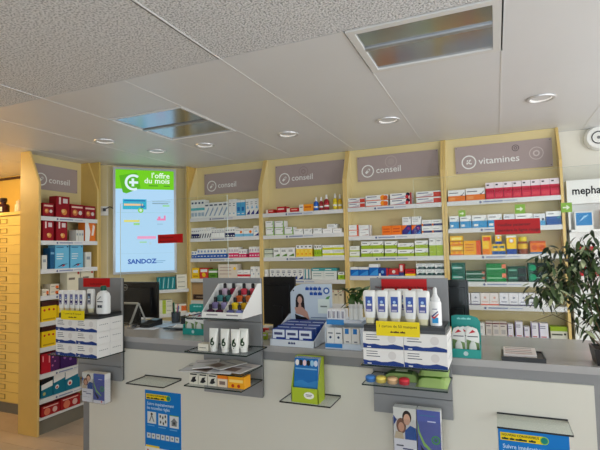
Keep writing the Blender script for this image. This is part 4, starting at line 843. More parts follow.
# flat dark trays lying on the cartons
def tray(x0, x1, y0, y1, z, label):
    t = empty('dark_tray', ((x0+x1)/2, (y0+y1)/2, z)); a, b = (x1-x0)/2, (y1-y0)/2
    obj('base', bx(-a, a, -b, b, 0, .012), DARKG, t)
    f = MB(); f.box(-a, a, -b, -b+.004, .012, .026); f.box(-a, a, b-.004, b, .012, .026); f.box(-a, -a+.004, -b+.004, b-.004, .012, .026); f.box(a-.004, a, -b+.004, b-.004, .012, .026)
    obj('rim', f, BLACK, t); obj('insert', bx(-a+.005, a-.005, -b+.005, b-.005, .0125, .0265), DARKG, t); tag(t, label, 'tray'); return z+.027
ZT1 = tray(-2.36, -2.05, 1.915, 2.085, .8855+3*h, 'dark flat tray under the bottles on the left board')
ZT3 = tray(-.53, -.20, 1.905, 2.085, .9675+2*h3, 'dark flat tray under the lotion bottles on the right board')
def price_card(x0, x1, z0, z1, y, label, l1, l2):
    t = obj('price_card', (lambda m: (m.box(x0, x1, y-.0015, y, z0, z1, (238, 214, 20)), m.text(l1, (x0+x1)/2, z0+(z1-z0)*.58, (z1-z0)*.27, y-.002, (96, 66, 20), align='CENTER', bold=.004), m.marks((x0+x1)/2-.03, z0+(z1-z0)*.22, (z1-z0)*.10, y-.002, (96, 66, 20), (.012, .028, .024)), m)[-1])(MB()), CARD)
    tag(t, label, 'price card')
price_card(-2.318, -2.137, 1.090, 1.143, 1.897, 'yellow price card on the left stack of mask cartons', '1 carton de 50 masques', 'Fr. 39.-')
price_card(-.475, -.297, 1.090, 1.150, 1.897, 'yellow price card on the right stack of mask cartons', '1 carton de 50 masques', '= Fr. 39.-')

# ------------------------------------------------------------------ lotion bottles
def lotion(x, y, z, hgt, wd, label, grp, colr=((90, 96, 160), (60, 90, 170)), deep=.55, name='lotion_bottle'):
    t = empty(name, (x, y, z)); r = wd/2; d = r*deep
    m = MB(); loft(m, [(r*.60, d*.8, 0, (232, 224, 186)), (r*.66, d*.85, .02, (232, 224, 186)), (r*.70, d*.87, .024, Wt)], 18, (232, 224, 186)); obj('cap', m, CARD, t)
    m = MB(); loft(m, [(r*.74, d*.9, .024), (r*.86, d*.96, hgt*.34), (r*.98, d, hgt*.62), (r, d, hgt*.88), (r*.95, d*.9, hgt*.96), (r*.80, d*.7, hgt)], 18, (240, 239, 234)); obj('body', m, CARD, t)
    m = MB(); lw = r*.52; y0 = -d*1.005-.0006
    m.face([(-lw, y0, hgt*.36), (lw*.95, y0, hgt*.36), (lw, y0, hgt*.82), (-lw, y0, hgt*.82)], colr[0]); m.rect(-lw, lw, hgt*.58, hgt*.82, y0-.0003, colr[1]); m.rect(-lw*.5, lw*.7, hgt*.54, hgt*.60, y0-.0006, Wt); m.rect(-lw*.8, lw*.6, hgt*.38, hgt*.43, y0-.0006, (200, 196, 214)); m.disc(0, hgt*.66, lw*.4, y0-.0006, (176, 206, 236), seg=12)
    obj('label', m, CARD, t); tag(t, label, 'bottle', grp)
for i, (px, n) in enumerate(((370.5, 'first from left'), (383, 'second from left'), (395.8, 'third from left'), (410.8, 'fourth from left'), (423.6, 'fifth, beside the spray bottle'))):
    p = W(px, 320, 1.955); lotion(p.x, 1.955, ZT3, .140, .058, 'white lotion bottle with violet-blue label on right board, ' + n, 'lotion bottles on the right board')
for i, (px, n) in enumerate(((390.2, 'second and third'), (403.5, 'third and fourth'), (418, 'fourth and fifth'))):
    p = W(px, 318, 2.03); lotion(p.x, 2.03, ZT3, .140, .056, 'white lotion bottle in the back row, between the %s front bottles' % n, 'lotion bottles on the right board')
p = W(436, 320, 1.96)
t = empty('spray_bottle', (p.x, 1.96, ZT3))
m = MB(); m.lathe([(0, 0), (.0225, 0), (.0235, .004), (.0235, .092), (.021, .098), (.012, .101)], 20, (240, 240, 238)); obj('body', m, CARD, t)
m = MB(); m.lathe([(.019, .099), (.019, .108), (.012, .118), (.0085, .128), (.0075, .15), (.004, .155), (0, .156)], 16, (226, 226, 224)); obj('nozzle', m, CARD, t)
m = MB(); y = -.0242
m.rect(-.012, .012, .012, .034, y, (44, 150, 206)); m.poly([(-.014, .036), (-.004, .028), (.014, .046), (.014, .052), (-.004, .036), (-.014, .044)], y-.0005, (196, 40, 50)); m.poly([(-.014, .040), (-.010, .036), (.0, .046), (.012, .056), (.012, .062)], y-.0008, (50, 60, 120)); m.rect(-.010, .008, .066, .070, y, (150, 150, 160))
obj('label', m, CARD, t); tag(t, 'white spray bottle with blue and red label at the right end of the board', 'bottle')
for i, px in enumerate((62, 67.5, 73, 78, 82.6)):
    p = W(px, 312, 1.955); lotion(p.x, 1.955, ZT1, .128, .042, 'slim white lotion tube on left board, %s from left' % ORD[i], 'lotion tubes on the left board', ((60, 54, 110), (110, 110, 160)), name='lotion_tube')
p = W(91, 312, 1.97)
lotion(p.x, 1.97, ZT1, .135, .05, 'grey labelled lotion bottle between the slim tubes and the green-capped bottle', None, ((96, 100, 112), (80, 84, 100)))
p = W(103.5, 312, 1.955)
t = empty('gel_bottle', (p.x, 1.955, ZT1))
m = MB(); loft(m, [(.036, .024, 0), (.039, .026, .006), (.039, .026, .095), (.032, .022, .115), (.016, .014, .126), (.014, .013, .130)], 20, (230, 232, 230)); obj('body', m, CARD, t)
m = MB(); m.lathe([(.0155, .129), (.0155, .152), (.012, .156), (0, .157)], 16, (18, 84, 66)); obj('cap', m, CARD, t)
m = MB(); y = -.0268
m.poly([(-.02, .078), (-.014, .078), (.012, .098), (.006, .098)], y, (70, 74, 80)); m.rect(-.022, .022, .066, .071, y, (60, 66, 74)); m.rect(-.018, .018, .034, .05, y, (120, 126, 134)); m.rect(-.016, -.004, .036, .048, y-.0004, (50, 56, 66)); m.rect(.002, .010, .036, .048, y-.0004, (50, 56, 66))
obj('label', m, CARD, t); tag(t, 'large white gel bottle with dark green cap on the left board', 'bottle')

# ------------------------------------------------------------------ leaflet holders
def holder(cx, y, z0, z1, w, label, styl):
    t = empty('leaflet_holder', (cx, y, z0)); h = z1-z0; a = w/2
    m = MB(); m.box(-a, a, -.03, -.028, 0, h*.8); m.box(-a, a, .028, .03, 0, h*.98); m.box(-a, -a+.002, -.028, .028, 0, h*.8); m.box(a-.002, a, -.028, .028, 0, h*.8); m.box(-a, a, -.028, .028, 0, .002); m.box(-.001, .001, -.028, .028, .002, h*.8)
    obj('acrylic_box', m, ACRYL, t); tag(t, label, 'leaflet holder')
    for s in (0, 1):
        m = MB(); x0, x1 = (-a+.004, -.002) if s == 0 else (.002, a-.004); y0, y1 = -.024, .020; ww = x1-x0; hh = h-.006
        fc = (222, 224, 228) if s == 0 else (84, 96, 164)
        m.box(x0, x1, y0, y1, 0, hh, (236, 236, 234), cols={'f': fc}); Y = y0-.0004
        X = lambda u: x0+u*ww
        Z = lambda v: v*hh
        if s == 0:                                          # portrait picture over white text area
            m.rect(X(0), X(1), Z(.45), Z(1), Y, (206, 206, 200)); m.poly([(X(0), Z(.86)), (X(.16), Z(.78)), (X(0), Z(.68))], Y-.0003, (36, 70, 140))
            m.disc(X(.34), Z(.68), ww*.22, Y-.0003, (120, 84, 66), rz=hh*.14); m.disc(X(.60), Z(.84), ww*.20, Y-.0004, (46, 34, 30), rz=hh*.12); m.disc(X(.60), Z(.80), ww*.15, Y-.0006, (206, 162, 136), rz=hh*.10); m.disc(X(.34), Z(.66), ww*.13, Y-.0006, (200, 154, 128), rz=hh*.085)
            m.poly([(X(.5), Z(.45)), (X(1), Z(.45)), (X(1), Z(.66)), (X(.74), Z(.7)), (X(.5), Z(.6))], Y-.0005, (30, 80, 150)); m.poly([(X(.02), Z(.45)), (X(.45), Z(.45)), (X(.4), Z(.56)), (X(.1), Z(.58))], Y-.0005, (196, 180, 150))
            m.rect(X(.1), X(.42), Z(.32), Z(.345), Y-.0003, (80, 84, 96)); m.rect(X(.38), X(.84), Z(.27), Z(.295), Y-.0003, (70, 76, 120)); m.rect(X(.1), X(.7), Z(.16), Z(.17), Y-.0003, (160, 160, 164))
        else:
            m.rect(X(.45), X(.8), Z(.80), Z(.82), Y, (200, 206, 230)); m.rect(X(.1), X(.8), Z(.9), Z(.915), Y, (60, 120, 150))
            pts = [(X(.02), Z(.82)), (X(.1), Z(.62)), (X(.3), Z(.44)), (X(.7), Z(.28)), (X(.72), Z(.24)), (X(.26), Z(.38)), (X(.04), Z(.6))]
            m.poly(pts, Y-.0003, (140, 190, 90)); m.ring(X(.78), Z(.5), ww*.12, ww*.19, Y-.0003, (70, 150, 90)); m.disc(X(.78), Z(.5), ww*.07, Y-.0003, (60, 130, 80))
            m.poly([(X(.1), Z(.4)), (X(.5), Z(.2)), (X(.4), Z(.12)), (X(.15), Z(.3))], Y-.0004, (30, 36, 50)); m.rect(X(0), X(1), Z(0), Z(.1), Y-.0005, (222, 224, 228)); m.disc(X(.75), Z(.06), ww*.06, Y-.0008, (206, 50, 70))
        o = obj('leaflet_stack', m, CARD, None, (cx, y, z0+.003)); tag(o, ('portrait photo leaflets, ' if s == 0 else 'violet-blue leaflets with green curl, ') + styl, 'leaflets', 'leaflets in the holders')
holder(-2.205, 2.045, .592, .765, .185, 'clear leaflet holder on the left display board', 'holder at the left counter end')
holder(-.345, 2.045, .520, .765, .205, 'clear leaflet holder under the right display board', 'holder under the right board')

# ------------------------------------------------------------------ nail polish stand
t = empty('nail_polish_stand', (-1.237, 1.905, 1.1325)); w = .115; dp = .19; hh = .155
for xx in (-w-.002, -.001, w): 
    pf = [(0, 0), (dp, 0), (dp, hh), (.15, hh), (0, .028)]
    m = MB(); m.prism(pf if xx != -.001 else [(0.01, .01), (dp-.005, .01), (dp-.005, hh-.012), (.145, hh-.012), (0.01, .026)], xx, xx+.002, Wt, axis='x'); obj('side_panel' if xx != -.001 else 'divider', m, WHITEPL, t)
obj('front_lip', bx(-w, w, 0, .002, 0, .028), WHITEPL, t); obj('back', bx(-w, w, dp-.002, dp, 0, hh), WHITEPL, t)
for q in (-.09, .025): m = MB(); m.rect(q, q+.065, .012, .019, -.0004, (150, 146, 150)); obj('lip_print', m, CARD, t)
stp = []
for r in range(4):
    z = .006+r*.031; y0 = .006+r*.045
    for sgn in (0, 1): obj('step', bx(-w+.001 if sgn == 0 else .0012, -.0012 if sgn == 0 else w-.001, y0, y0+.043, max(z-.004, .001), z), WHITEPL, t)
    stp.append((y0, z))
tag(t, 'white stepped nail polish stand on the middle display board', 'stand')
pc = [[(70, 30, 60), (84, 24, 50), (90, 90, 140), (124, 130, 190)], [(120, 110, 150), (150, 140, 180), (232, 200, 30), (206, 160, 20)], [(70, 130, 130), (60, 120, 118), (200, 96, 40), (214, 120, 60)], [(196, 170, 190), (150, 40, 70), (206, 60, 80), (214, 80, 96)]]
nm = [['plum', 'maroon', 'slate blue', 'periwinkle'], ['lilac', 'mauve', 'yellow', 'mustard'], ['pale teal', 'teal', 'burnt orange', 'orange'], ['pale pink', 'crimson', 'red', 'coral']]
for r in range(4):
    for c in range(4):
        y0, z = stp[r]; x = -w+.0325+(c % 2)*.052 + (0 if c < 2 else w) 
        q = empty('nail_polish_bottle', (-1.237+x, 1.905+y0+.02, 1.1325+z+.0004))
        m = MB(); loft(m, [(.017, .013, 0), (.0185, .0145, .003), (.0185, .0145, .026), (.012, .010, .031), (.007, .007, .033)], 12, pc[r][c]); obj('glass_body', m, CARD, q)
        m = MB(); m.lathe([(.0085, .032), (.0085, .052), (.007, .057), (0, .058)], 12, (26, 24, 26)); obj('cap', m, CARD, q)
        tag(q, '%s nail polish bottle with black cap on the white stand' % nm[r][c], 'nail polish', 'nail polish bottles on the stand')

# ------------------------------------------------------------------ cream tubes
def tube_cream(x, y, z, label, gr):
    t = empty('cream_tube', (x, y, z))
    m = MB(); m.lathe([(0, 0), (.0175, 0), (.0175, .014), (.016, .016)], 18, (226, 226, 220)); obj('cap', m, CARD, t)
    m = MB(); loft(m, [(.0165, .015, .016), (.0205, .0165, .035), (.0225, .014, .07), (.0245, .007, .098), (.0255, .0018, .106), (.0255, .0014, .112)], 18, (238, 238, 230)); obj('body', m, CARD, t)
    m = MB(); m.xf = Matrix.Translation((0, -.0222, 0)) @ Matrix.Rotation(-.12, 4, 'X')
    m.ring(.001, .042, .0045, .012, 0, (34, 62, 34), seg=16); m.poly([(-.011, .044), (-.008, .062), (.006, .072), (.004, .058), (.002, .050)], -.0003, (34, 62, 34)); m.rect(-.008, .008, .082, .086, .002, (110, 120, 110)); m.rect(-.002, .002, .022, .027, 0, (110, 120, 110))
    obj('emblem', m, CARD, t); tag(t, label, 'cream tube', gr)
for i, (px, yy) in enumerate(((214, 1.94), (225.3, 1.94), (235.6, 1.94), (244, 1.97))):
    p = W(px, 347, yy); tube_cream(p.x, yy, .9645, 'white cream tube with green leaf emblem, %s from left' % ORD[i], 'cream tubes on the middle board')
p = W(203.5, 346, 1.93)
carton_at('white_stripes', p.x, 1.925, .9645, .058, .034, .05, 'small white carton with dark line left of the cream tubes')
# brochures spread on their shelf
random.seed(3)
BC = [(206, 204, 200), (186, 172, 162), (222, 222, 224), (200, 192, 190), (214, 212, 216), (190, 184, 176)]
for i, (x, y, a, zz) in enumerate(((-1.43, 1.96, .25, 0), (-1.33, 1.965, -.2, .004), (-1.25, 1.955, .12, .008), (-1.18, 1.975, -.1, .012), (-1.385, 1.985, .5, .016), (-1.27, 1.99, -.35, .020))):
    m = MB(); m.box(-.062, .062, -.085, .085, 0, .0035, (206, 204, 200), cols={'t': BC[i]})
    m.face([(-.05, -.07, .0038), (.02, -.07, .0038), (.02, -.01, .0038), (-.05, -.01, .0038)], (120, 96, 84) if i % 2 else (214, 214, 216)); m.face([(-.05, .02, .0038), (.05, .02, .0038), (.05, .03, .0038), (-.05, .03, .0038)], (110, 112, 120))
    o = obj('brochure', m, CARD, None, (x, y, .8685+zz), a); tag(o, 'grey printed brochure, %s one counted from the bottom of the pile' % ORD[i], 'brochure', 'brochures on the middle board')
DS['bw_box'] = ('white carton with black bird print', D((226, 222, 206), (.1, .8, .9, .92, (40, 40, 42)), polys=[(((.15, .2), (.5, .15), (.85, .3), (.7, .5), (.8, .7), (.4, .6), (.3, .4)), (40, 40, 42))]))
DS['or_box'] = ('white carton with orange top', D((232, 214, 190), (0, .7, 1, 1, (236, 130, 30)), (.2, .2, .8, .5, (130, 110, 100))))
DS['yo_box'] = ('wide orange yellow carton', D((244, 168, 34), (.08, .5, .92, .74, (250, 214, 120)), discs=[(.3, .22, .09, (190, 60, 30)), (.66, .22, .09, (190, 60, 30))]))
for px, wpx, key, lab in ((193.5, 8.6, 'bw_box', 'small white carton with black print, left of three on the lowest glass shelf'), (202.9, 8.6, 'bw_box', 'small white carton with black print, middle of three on the lowest glass shelf'), (212.3, 8.6, 'bw_box', 'small white carton with black print, right of three on the lowest glass shelf'),
                          (222.2, 9.6, 'or_box', 'small white and orange carton on the lowest glass shelf'), (236, 16.5, 'yo_box', 'wide orange yellow carton on the lowest glass shelf')):
    p = W(px, 382, 1.925); q = W(px+wpx/2, 382, 1.925)
    carton_at(key, p.x, 1.925, .7975, (q.x-p.x)*2, .056, .06, lab, group='cartons on the lowest glass shelf')

# ------------------------------------------------------------------ sweets and wipes on the right board
for (px, c, lab) in ((370.5, (60, 110, 170), 'blue round sweet tin on the lower right glass shelf'), (381, (206, 184, 90), 'yellow round sweet tin on the lower right glass shelf'), (392.5, (196, 160, 120), 'beige round sweet tin on the lower right glass shelf'), (404, (176, 44, 54), 'red round sweet tin on the lower right glass shelf')):
    p = W(px, 383, 1.935); t = empty('sweet_tin', (p.x, 1.94, .8865))
    m = MB(); m.lathe([(0, 0), (.019, 0), (.022, .004), (.022, .016), (.020, .018)], 18, c); obj('tin', m, CARD, t)
    m = MB(); m.lathe([(.0225, .016), (.0215, .022), (.014, .0265), (0, .028)], 18, tuple(min(255, int(v*1.25)) for v in c)); obj('lid', m, CARD, t)
    tag(t, lab, 'sweet tin', 'sweet tins on the right board')
def wipes(x, y, z, w, d, h, rz, c, label):
    t = empty('wipes_pack', (x, y, z), rz)
    m = MB(); n = 10
    for i in range(n):
        for j in range(6):
            def P(a, b):
                u, v = a/n*2-1, b/6*2-1; zz = h*max(0, 1-abs(u)**5)*max(0, 1-abs(v)**5)
                return (u*w/2, v*d/2, zz+.001)
            cc = c if (i < 8 and 1 <= j <= 4) else (160, 186, 112)
            m.face([P(i, j), P(i+1, j), P(i+1, j+1), P(i, j+1)], cc, 0, True)
    m.face([(-w/2, -d/2, 0), (-w/2, d/2, 0), (w/2, d/2, 0), (w/2, -d/2, 0)], c)
    obj('pouch', m, CARD, t)
    m = MB(); m.box(-w*.16, w*.16, -d*.12, d*.2, h, h+.003, (216, 226, 190)); obj('flap_label', m, CARD, t); tag(t, label, 'wipes pack')
wipes(-.40, 2.02, .8865, .16, .10, .034, .05, (70, 104, 50), 'dark green wipes pack at the back of the lower right glass shelf')
wipes(-.265, 2.0, .8865, .125, .16, .036, 0, (110, 160, 60), 'light green wipes pack at the right end of the lower glass shelf')
wipes(-.262, 2.01, .9245, .12, .12, .028, .06, (140, 176, 40), 'lime wipes pack lying on top of the light green pack')

# ------------------------------------------------------------------ small glass flaps on the counter front, posters
def flap(x0, x1, label):
    t = empty('glass_flap', ((x0+x1)/2, FY+.0012, .742)); w = (x1-x0)/2
    m = MB(); plate(m, -w, w, -.155, 0, 0, .007); obj('glass_plate', m, [SHGLASS, mat('black_edge_trim', (18, 22, 24), .3)], t)
    obj('rear_rail', bx(-w, w, -.006, 0, .0002, .006), BLACK, t)
    tag(t, label, 'glass flap', 'small glass flaps on the counter front')
flap(-1.925, -1.665, 'empty glass flap with black edge above the left blue poster')
flap(-.978, -.722, 'glass flap with black edge carrying the lime book display')
flap(-.028, .234, 'empty glass flap with black edge above the right blue poster')
def poster(x0, x1, z1, label):
    hgt = .365; w = x1-x0; m = MB(); m.box(0, w, -.0015, 0, -hgt, 0, (236, 236, 234), cols={'f': (12, 118, 196)}); y = -.002
    m.rect(w*.03, w*.66, -.052, -.020, y, (238, 206, 20)); m.text('NOUVEAU CORONAVIRUS', w*.05, -.0335, .0135, y-.0004, (30, 50, 40), bold=.02, sx=.86); m.marks(w*.05, -.0485, .007, y-.0004, (30, 50, 40), (.03, .022, .05, .03))
    m.disc(w*.66, -.036, .016, y-.0003, (20, 130, 120)); m.ring(w*.66, -.036, .013, .016, y-.0006, (150, 206, 60))
    m.text('Suivre impérativement', w*.06, -.084, .0245, y, (206, 230, 246), bold=.008, sx=.86); m.text('les nouvelles règles', w*.06, -.108, .0245, y, (206, 230, 246), bold=.008, sx=.86)
    for k in range(3):
        a = w*(.07+.31*k); b = a+w*.245; z0, z1_ = -.188-.004*k, -.122-.004*k
        m.rect(a, b, z0, z1_, y, (214, 218, 216)); c = (a+b)/2; zc = (z0+z1_)/2; k2 = (60, 64, 66)
        if k == 0: m.poly([(c-.02, zc-.022), (c, zc+.022), (c+.02, zc-.022), (c+.012, zc-.022), (c, zc+.004), (c-.012, zc-.022)], y-.0004, (120, 124, 126)); m.disc(c, zc+.02, .008, y-.0006, k2, seg=10)
        elif k == 1:
            for (u, v) in ((-.018, .018), (.0, .012), (.018, .02), (-.016, -.014), (.004, -.02), (.02, -.008)): m.disc(c+u, zc+v, .0055, y-.0004, k2, seg=8, rz=.009)
        else: m.poly([(c-.024, zc), (c, zc+.024), (c+.024, zc), (c+.018, zc), (c+.018, zc-.022), (c-.018, zc-.022), (c-.018, zc)], y-.0004, (120, 124, 126)); m.disc(c, zc-.006, .008, y-.0006, k2, seg=10); m.rect(a, b, z1_, z1_+.004, y, (90, 170, 60))
        m.rect(a, a+w*.2, z0-.014, z0-.010, y, (120, 180, 220))
    for k in range(7):
        a = w*(.055+.13*k); m.rect(a, a+w*.105, -.272, -.243, y, (206, 212, 212)); m.disc(a+w*.052, -.256, .006, y-.0004, (110, 116, 120), seg=8)
    m.rect(w*.02, w*.4, -.322, -.312, y, (238, 206, 20)); m.rect(0, w, -hgt, -.322, y, (226, 226, 224)); m.rect(w*.06, w*.1, -.35, -.335, y-.0004, (206, 60, 50)); m.rect(w*.5, w*.9, -.35, -.34, y-.0004, (110, 110, 114))
    o = obj('wall_poster', m, CARD, None, (x0, FY-.0002, z1)); tag(o, label, 'poster', 'blue hygiene posters on the counter front')
poster(-1.926, -1.668, .662, 'blue hygiene poster with white pictograms at the left of the counter front')
poster(-.027, .235, .688, 'blue hygiene poster at the right of the counter front, cut by the frame')

# ------------------------------------------------------------------ lime book display
t = empty('book_display', (-.85, 1.995, .7425)); w = .068
obj('front_lip', bx(-w, w, 0, .003, 0, .068), mat('lime_card', (168, 190, 36), .5), t)
for xx in (w-.003, -w): m = MB(); m.prism([(0, 0), (.088, 0), (.088, .20), (.06, .20), (0, .068)], xx, xx+.003, axis='x'); obj('side_wing', m, MATS['lime_card'], t)
obj('back', bx(-w, w, .085, .088, 0, .20), MATS['lime_card'], t)
m = MB(); m.disc(.022, .036, .026, -.0006, (236, 236, 226), rz=.016); m.rect(.006, .038, .037, .041, -.001, (130, 130, 130)); m.rect(.01, .034, .031, .034, -.001, (130, 130, 130)); obj('speech_oval', m, CARD, t)
tag(t, 'lime green card display box standing on the middle glass flap', 'display box')
for i in range(3):
    m = MB(); m.xf = Matrix.Translation((0, .010+i*.0145, .004)) @ Matrix.Rotation(-.13, 4, 'X'); w2 = .061; hb = .196
    m.box(-w2, w2, 0, .010, 0, hb, (232, 232, 226), cols={'f': (30, 108, 176), 'l': (30, 108, 176)})
    for k, c in enumerate(((230, 226, 220), (40, 40, 44), (226, 200, 206), (30, 30, 34), (150, 196, 220), (206, 214, 226))):
        m.disc(-w2+.014+k*.019, hb-.022, .010, -.0006-.0002*(k % 2), c, rz=.014, seg=10)
    m.rect(-w2+.006, w2-.006, hb-.052, hb-.046, -.0006, (120, 176, 214)); m.poly([(-w2, .0), (w2, .0), (w2, .10), (.01, .084), (-.02, .096), (-w2, .086)], -.0006, (52, 130, 190))
    o = obj('picture_book', m, CARD, None, (-.85, 1.995, .7425)); tag(o, 'blue picture book in the lime display, %s' % ['front copy', 'middle copy', 'rear copy'][i], 'book', 'books in the lime display')

# ------------------------------------------------------------------ blue carton display with header card (middle of the counter)
t = empty('counter_display', (-.985, 2.16, CZ)); w = .125
wm = mat('pale_card', (214, 220, 226), .5)
obj('front_lip', bx(-w, w, 0, .003, 0, .034), wm, t); obj('base', bx(-w, w, .003, .27, 0, .003), wm, t)
for xx in (-w, w-.003): m = MB(); m.prism([(0, 0), (.27, 0), (.27, .13), (.25, .13), (0, .034)], xx, xx+.003, axis='x'); obj('side_wing', m, wm, t)
hc = MB(); pts = [(-w, .0), (w+.005, .0), (w+.005, .30), (-w+.07, .30), (-w+.03, .285), (-w, .25)]; hc.prism(pts, .272, .276, (200, 212, 222))
hd = obj('header_card', hc, CARD, t)
m = MB(); Y = .2715
m.marks(-.03, .264, .016, Y, (30, 74, 160), (.026, .022, .03, .022)); m.marks(-.004, .236, .016, Y, (30, 74, 160), (.024, .026, .03))
m.ring(.098, .262, .011, .019, Y, (60, 100, 170)); m.disc(.098, .262, .009, Y, (230, 236, 240))
m.rect(.045, .115, .135, .215, Y, (222, 232, 224)); m.rect(.06, .10, .17, .178, Y-.0004, (120, 130, 126)); m.poly([(.09, .215), (.11, .215), (.12, .235), (.10, .228)], Y, (90, 150, 80))
# printed portrait: long dark hair, crossed arms
m.disc(-.065, .208, .026, Y, (40, 30, 32), rz=.036); m.poly([(-.092, .21), (-.04, .21), (-.034, .14), (-.094, .13)], Y-.0002, (40, 30, 32)); m.disc(-.066, .208, .0145, Y-.0006, (206, 164, 146), rz=.021)
m.poly([(-.072, .19), (-.060, .19), (-.056, .165), (-.078, .165)], Y-.0005, (200, 156, 138)); m.poly([(-.10, .165), (-.05, .168), (-.02, .14), (-.008, .10), (-.012, .09), (-.05, .12), (-.09, .13)], Y-.0007, (198, 150, 130)); m.poly([(-.098, .128), (-.06, .115), (-.03, .11), (-.006, .09), (-.004, .05), (-.088, .05)], Y-.0010, (26, 28, 36))
m.rect(.0, .11, .108, .113, Y, (110, 130, 160)); m.rect(-w+.01, w, .052, .06, Y, (150, 166, 184)); m.disc(-w+.02, .262, .005, Y, (40, 40, 50), seg=8)
obj('header_print', m, CARD, hd)
m = MB(); m.marks(-.02, .013, .009, -.0005, (60, 70, 110), (.016, .014, .012)); obj('lip_print', m, CARD, t)
tag(t, 'pale card display with portrait header, standing mid-counter', 'display')
DS['navyblue'] = ('blue carton with white name field and turquoise base', D((22, 64, 148), (.03, .40, .97, .97, (222, 228, 238)), (.3, .40, 1, .50, (30, 50, 130)), (.14, .64, .80, .80, (70, 76, 120)), (0, .0, 1, .36, (50, 150, 190)), side=(22, 64, 148), top=(18, 56, 140)))
for r in range(4):
    for c in range(3):
        z = CZ+.004+r*.005
        carton_at('navyblue', -.985-.076+c*.0755, 2.166+r*.062, z, .072, .082, .055, 'blue and white carton in the portrait display, %s row from front, %s' % (ORD[r], ['left', 'centre', 'right'][c]), group='blue cartons in the portrait display')
# ------------------------------------------------------------------ white and blue lotion display beside it
t = empty('lotion_display', (-.715, 2.175, CZ)); w = .092
m = MB(); m.box(-w, w, 0, .14, 0, .004); m.box(-w, w, 0, .003, .004, .028); m.box(-w, -w+.003, .003, .14, .004, .10); m.box(w-.003, w, .003, .14, .004, .10); obj('tray', m, mat('white_blue_card', (206, 216, 226), .5), t)
m = MB(); m.rect(-w, -.002, .006, .026, -.0006, (50, 130, 200)); obj('tray_print', m, CARD, t)
obj('upper_shelf', bx(-w, w, .03, .14, .135, .14), MATS['white_blue_card'], t); m = MB(); m.box(-w, .0, .0265, .03, .115, .14, (60, 140, 206)); m.box(0, w, .0265, .03, .125, .14, (206, 212, 222)); obj('shelf_front', m, CARD, t)
obj('back', bx(-w, w, .14, .143, 0, .14), MATS['white_blue_card'], t)
tag(t, 'small two-tier white and blue display beside the right board', 'display')
DS['lot_a'] = ('white carton with small dark drop', D((234, 234, 232), (.2, .7, .8, .76, (90, 100, 110)), (.0, .0, 1, .08, (90, 160, 210)), discs=[(.5, .52, .16, (60, 80, 110))]))
DS['lot_b'] = ('white carton with blue square on top', D((226, 224, 218), (.2, .72, .7, .98, (40, 120, 190)), (.3, .3, .7, .36, (110, 110, 120)), (0, 0, 1, .1, (170, 180, 196))))
DS['lot_c'] = ('white carton with violet bars', D((238, 238, 240), (.2, .1, .42, .8, (80, 76, 110)), (.56, .1, .72, .8, (120, 116, 140))))
for i, (key, x) in enumerate((('lot_a', -.066), ('lot_a', -.024), ('lot_b', .022), ('lot_b', .064))):
    carton_at(key, -.715+x, 2.182, CZ+.0045, .040, .098, .04, DS[key][0] + ', %s from left in the two-tier display' % ORD[i], group='cartons in the two-tier display')
for i in range(4):
    carton_at('lot_c', -.715-.078+i*.024, 2.21, CZ+.1405, .0225, .05, .05, DS['lot_c'][0] + ' on the two-tier display, %s from left' % ORD[i], group='small cartons on the two-tier display')
for i in range(3):
    p = empty('white_jar', (-.715+.033+i*.022, 2.225+.004*i, CZ+.1405)); m = MB(); m.lathe([(0, 0), (.0125, 0), (.0125, .05), (.010, .058)], 14, (228, 228, 222)); obj('body', m, CARD, p)
    m = MB(); m.lathe([(.0128, .056), (.0128, .074), (0, .076)], 14, (214, 214, 210)); obj('cap', m, CARD, p); tag(p, 'slim white bottle on the two-tier display, %s from left' % ORD[i], 'bottle', 'slim white bottles on the two-tier display')

# ------------------------------------------------------------------ teal blister displays
def teal_display(x, y, label, n, w=.062, name='blister_display', gl=''):
    t = empty(name, (x, y, CZ)); tm = mat('teal_card', (14, 148, 138), .45)
    m = MB(); pts = [(-w, 0), (w, 0), (w, .150), (w*.8, .168), (w*.3, .178), (-w*.7, .178), (-w, .172)]; m.prism(pts, .07, .073); obj('back_card', m, tm, t)
    m = MB(); m.marks(-w*.6, .158, .007, .0694, (150, 220, 214), (.018, .024, .02)); obj('back_print', m, CARD, t)
    obj('front_lip', bx(-w, w, 0, .003, 0, .038), tm, t); obj('base', bx(-w, w, .003, .07, 0, .003), tm, t); obj('side', bx(-w, -w+.003, .003, .07, .003, .06), tm, t); obj('side', bx(w-.003, w, .003, .07, .003, .06), tm, t)
    m = MB(); m.disc(0, .019, .010, -.0006, (180, 206, 206)); obj('lip_print', m, CARD, t)
    tag(t, label, 'display')
    for i in range(n):
        xx = -w*.48 + (w*.96)*i/(n-1); q = empty('blister_pack', (x+xx, y+.018+.014*(i % 3), CZ+.0035)); hw = w*.44
        m = MB(); pts = [(-hw, 0), (hw, 0), (hw, .10), (hw*.7, .122), (0, .13), (-hw*.7, .122), (-hw, .10)]; m.prism(pts, 0, .0015, (232, 232, 226)); yy = -.0005
        m.poly([(-hw*.95, .001), (hw*.95, .001), (hw*.95, .06), (-hw*.95, .075)], yy, (112, 140, 84)); m.poly([(-hw*.6, .10), (-.0, .118), (hw*.5, .108), (hw*.2, .106)], yy, (196, 50, 60)); m.poly([(-hw*.8, .086), (hw*.8, .086), (hw*.8, .09), (-hw*.8, .09)], yy, (60, 60, 70)); obj('card', m, CARD, q)
        m = MB(); loft(m, [(hw*.5, .004, .01), (hw*.62, .006, .03), (hw*.5, .006, .055), (hw*.2, .003, .07)], 12, (206, 210, 202), cy=-.006); obj('bubble', m, CARD, q)
        tag(q, 'white blister pack in the %s teal display, %s from left' % (gl, ORD[i]), 'blister pack', 'blister packs in the %s teal display' % gl)
teal_display(-.143, 2.165, 'teal card display of blister packs right of the right board', 4, gl='right')
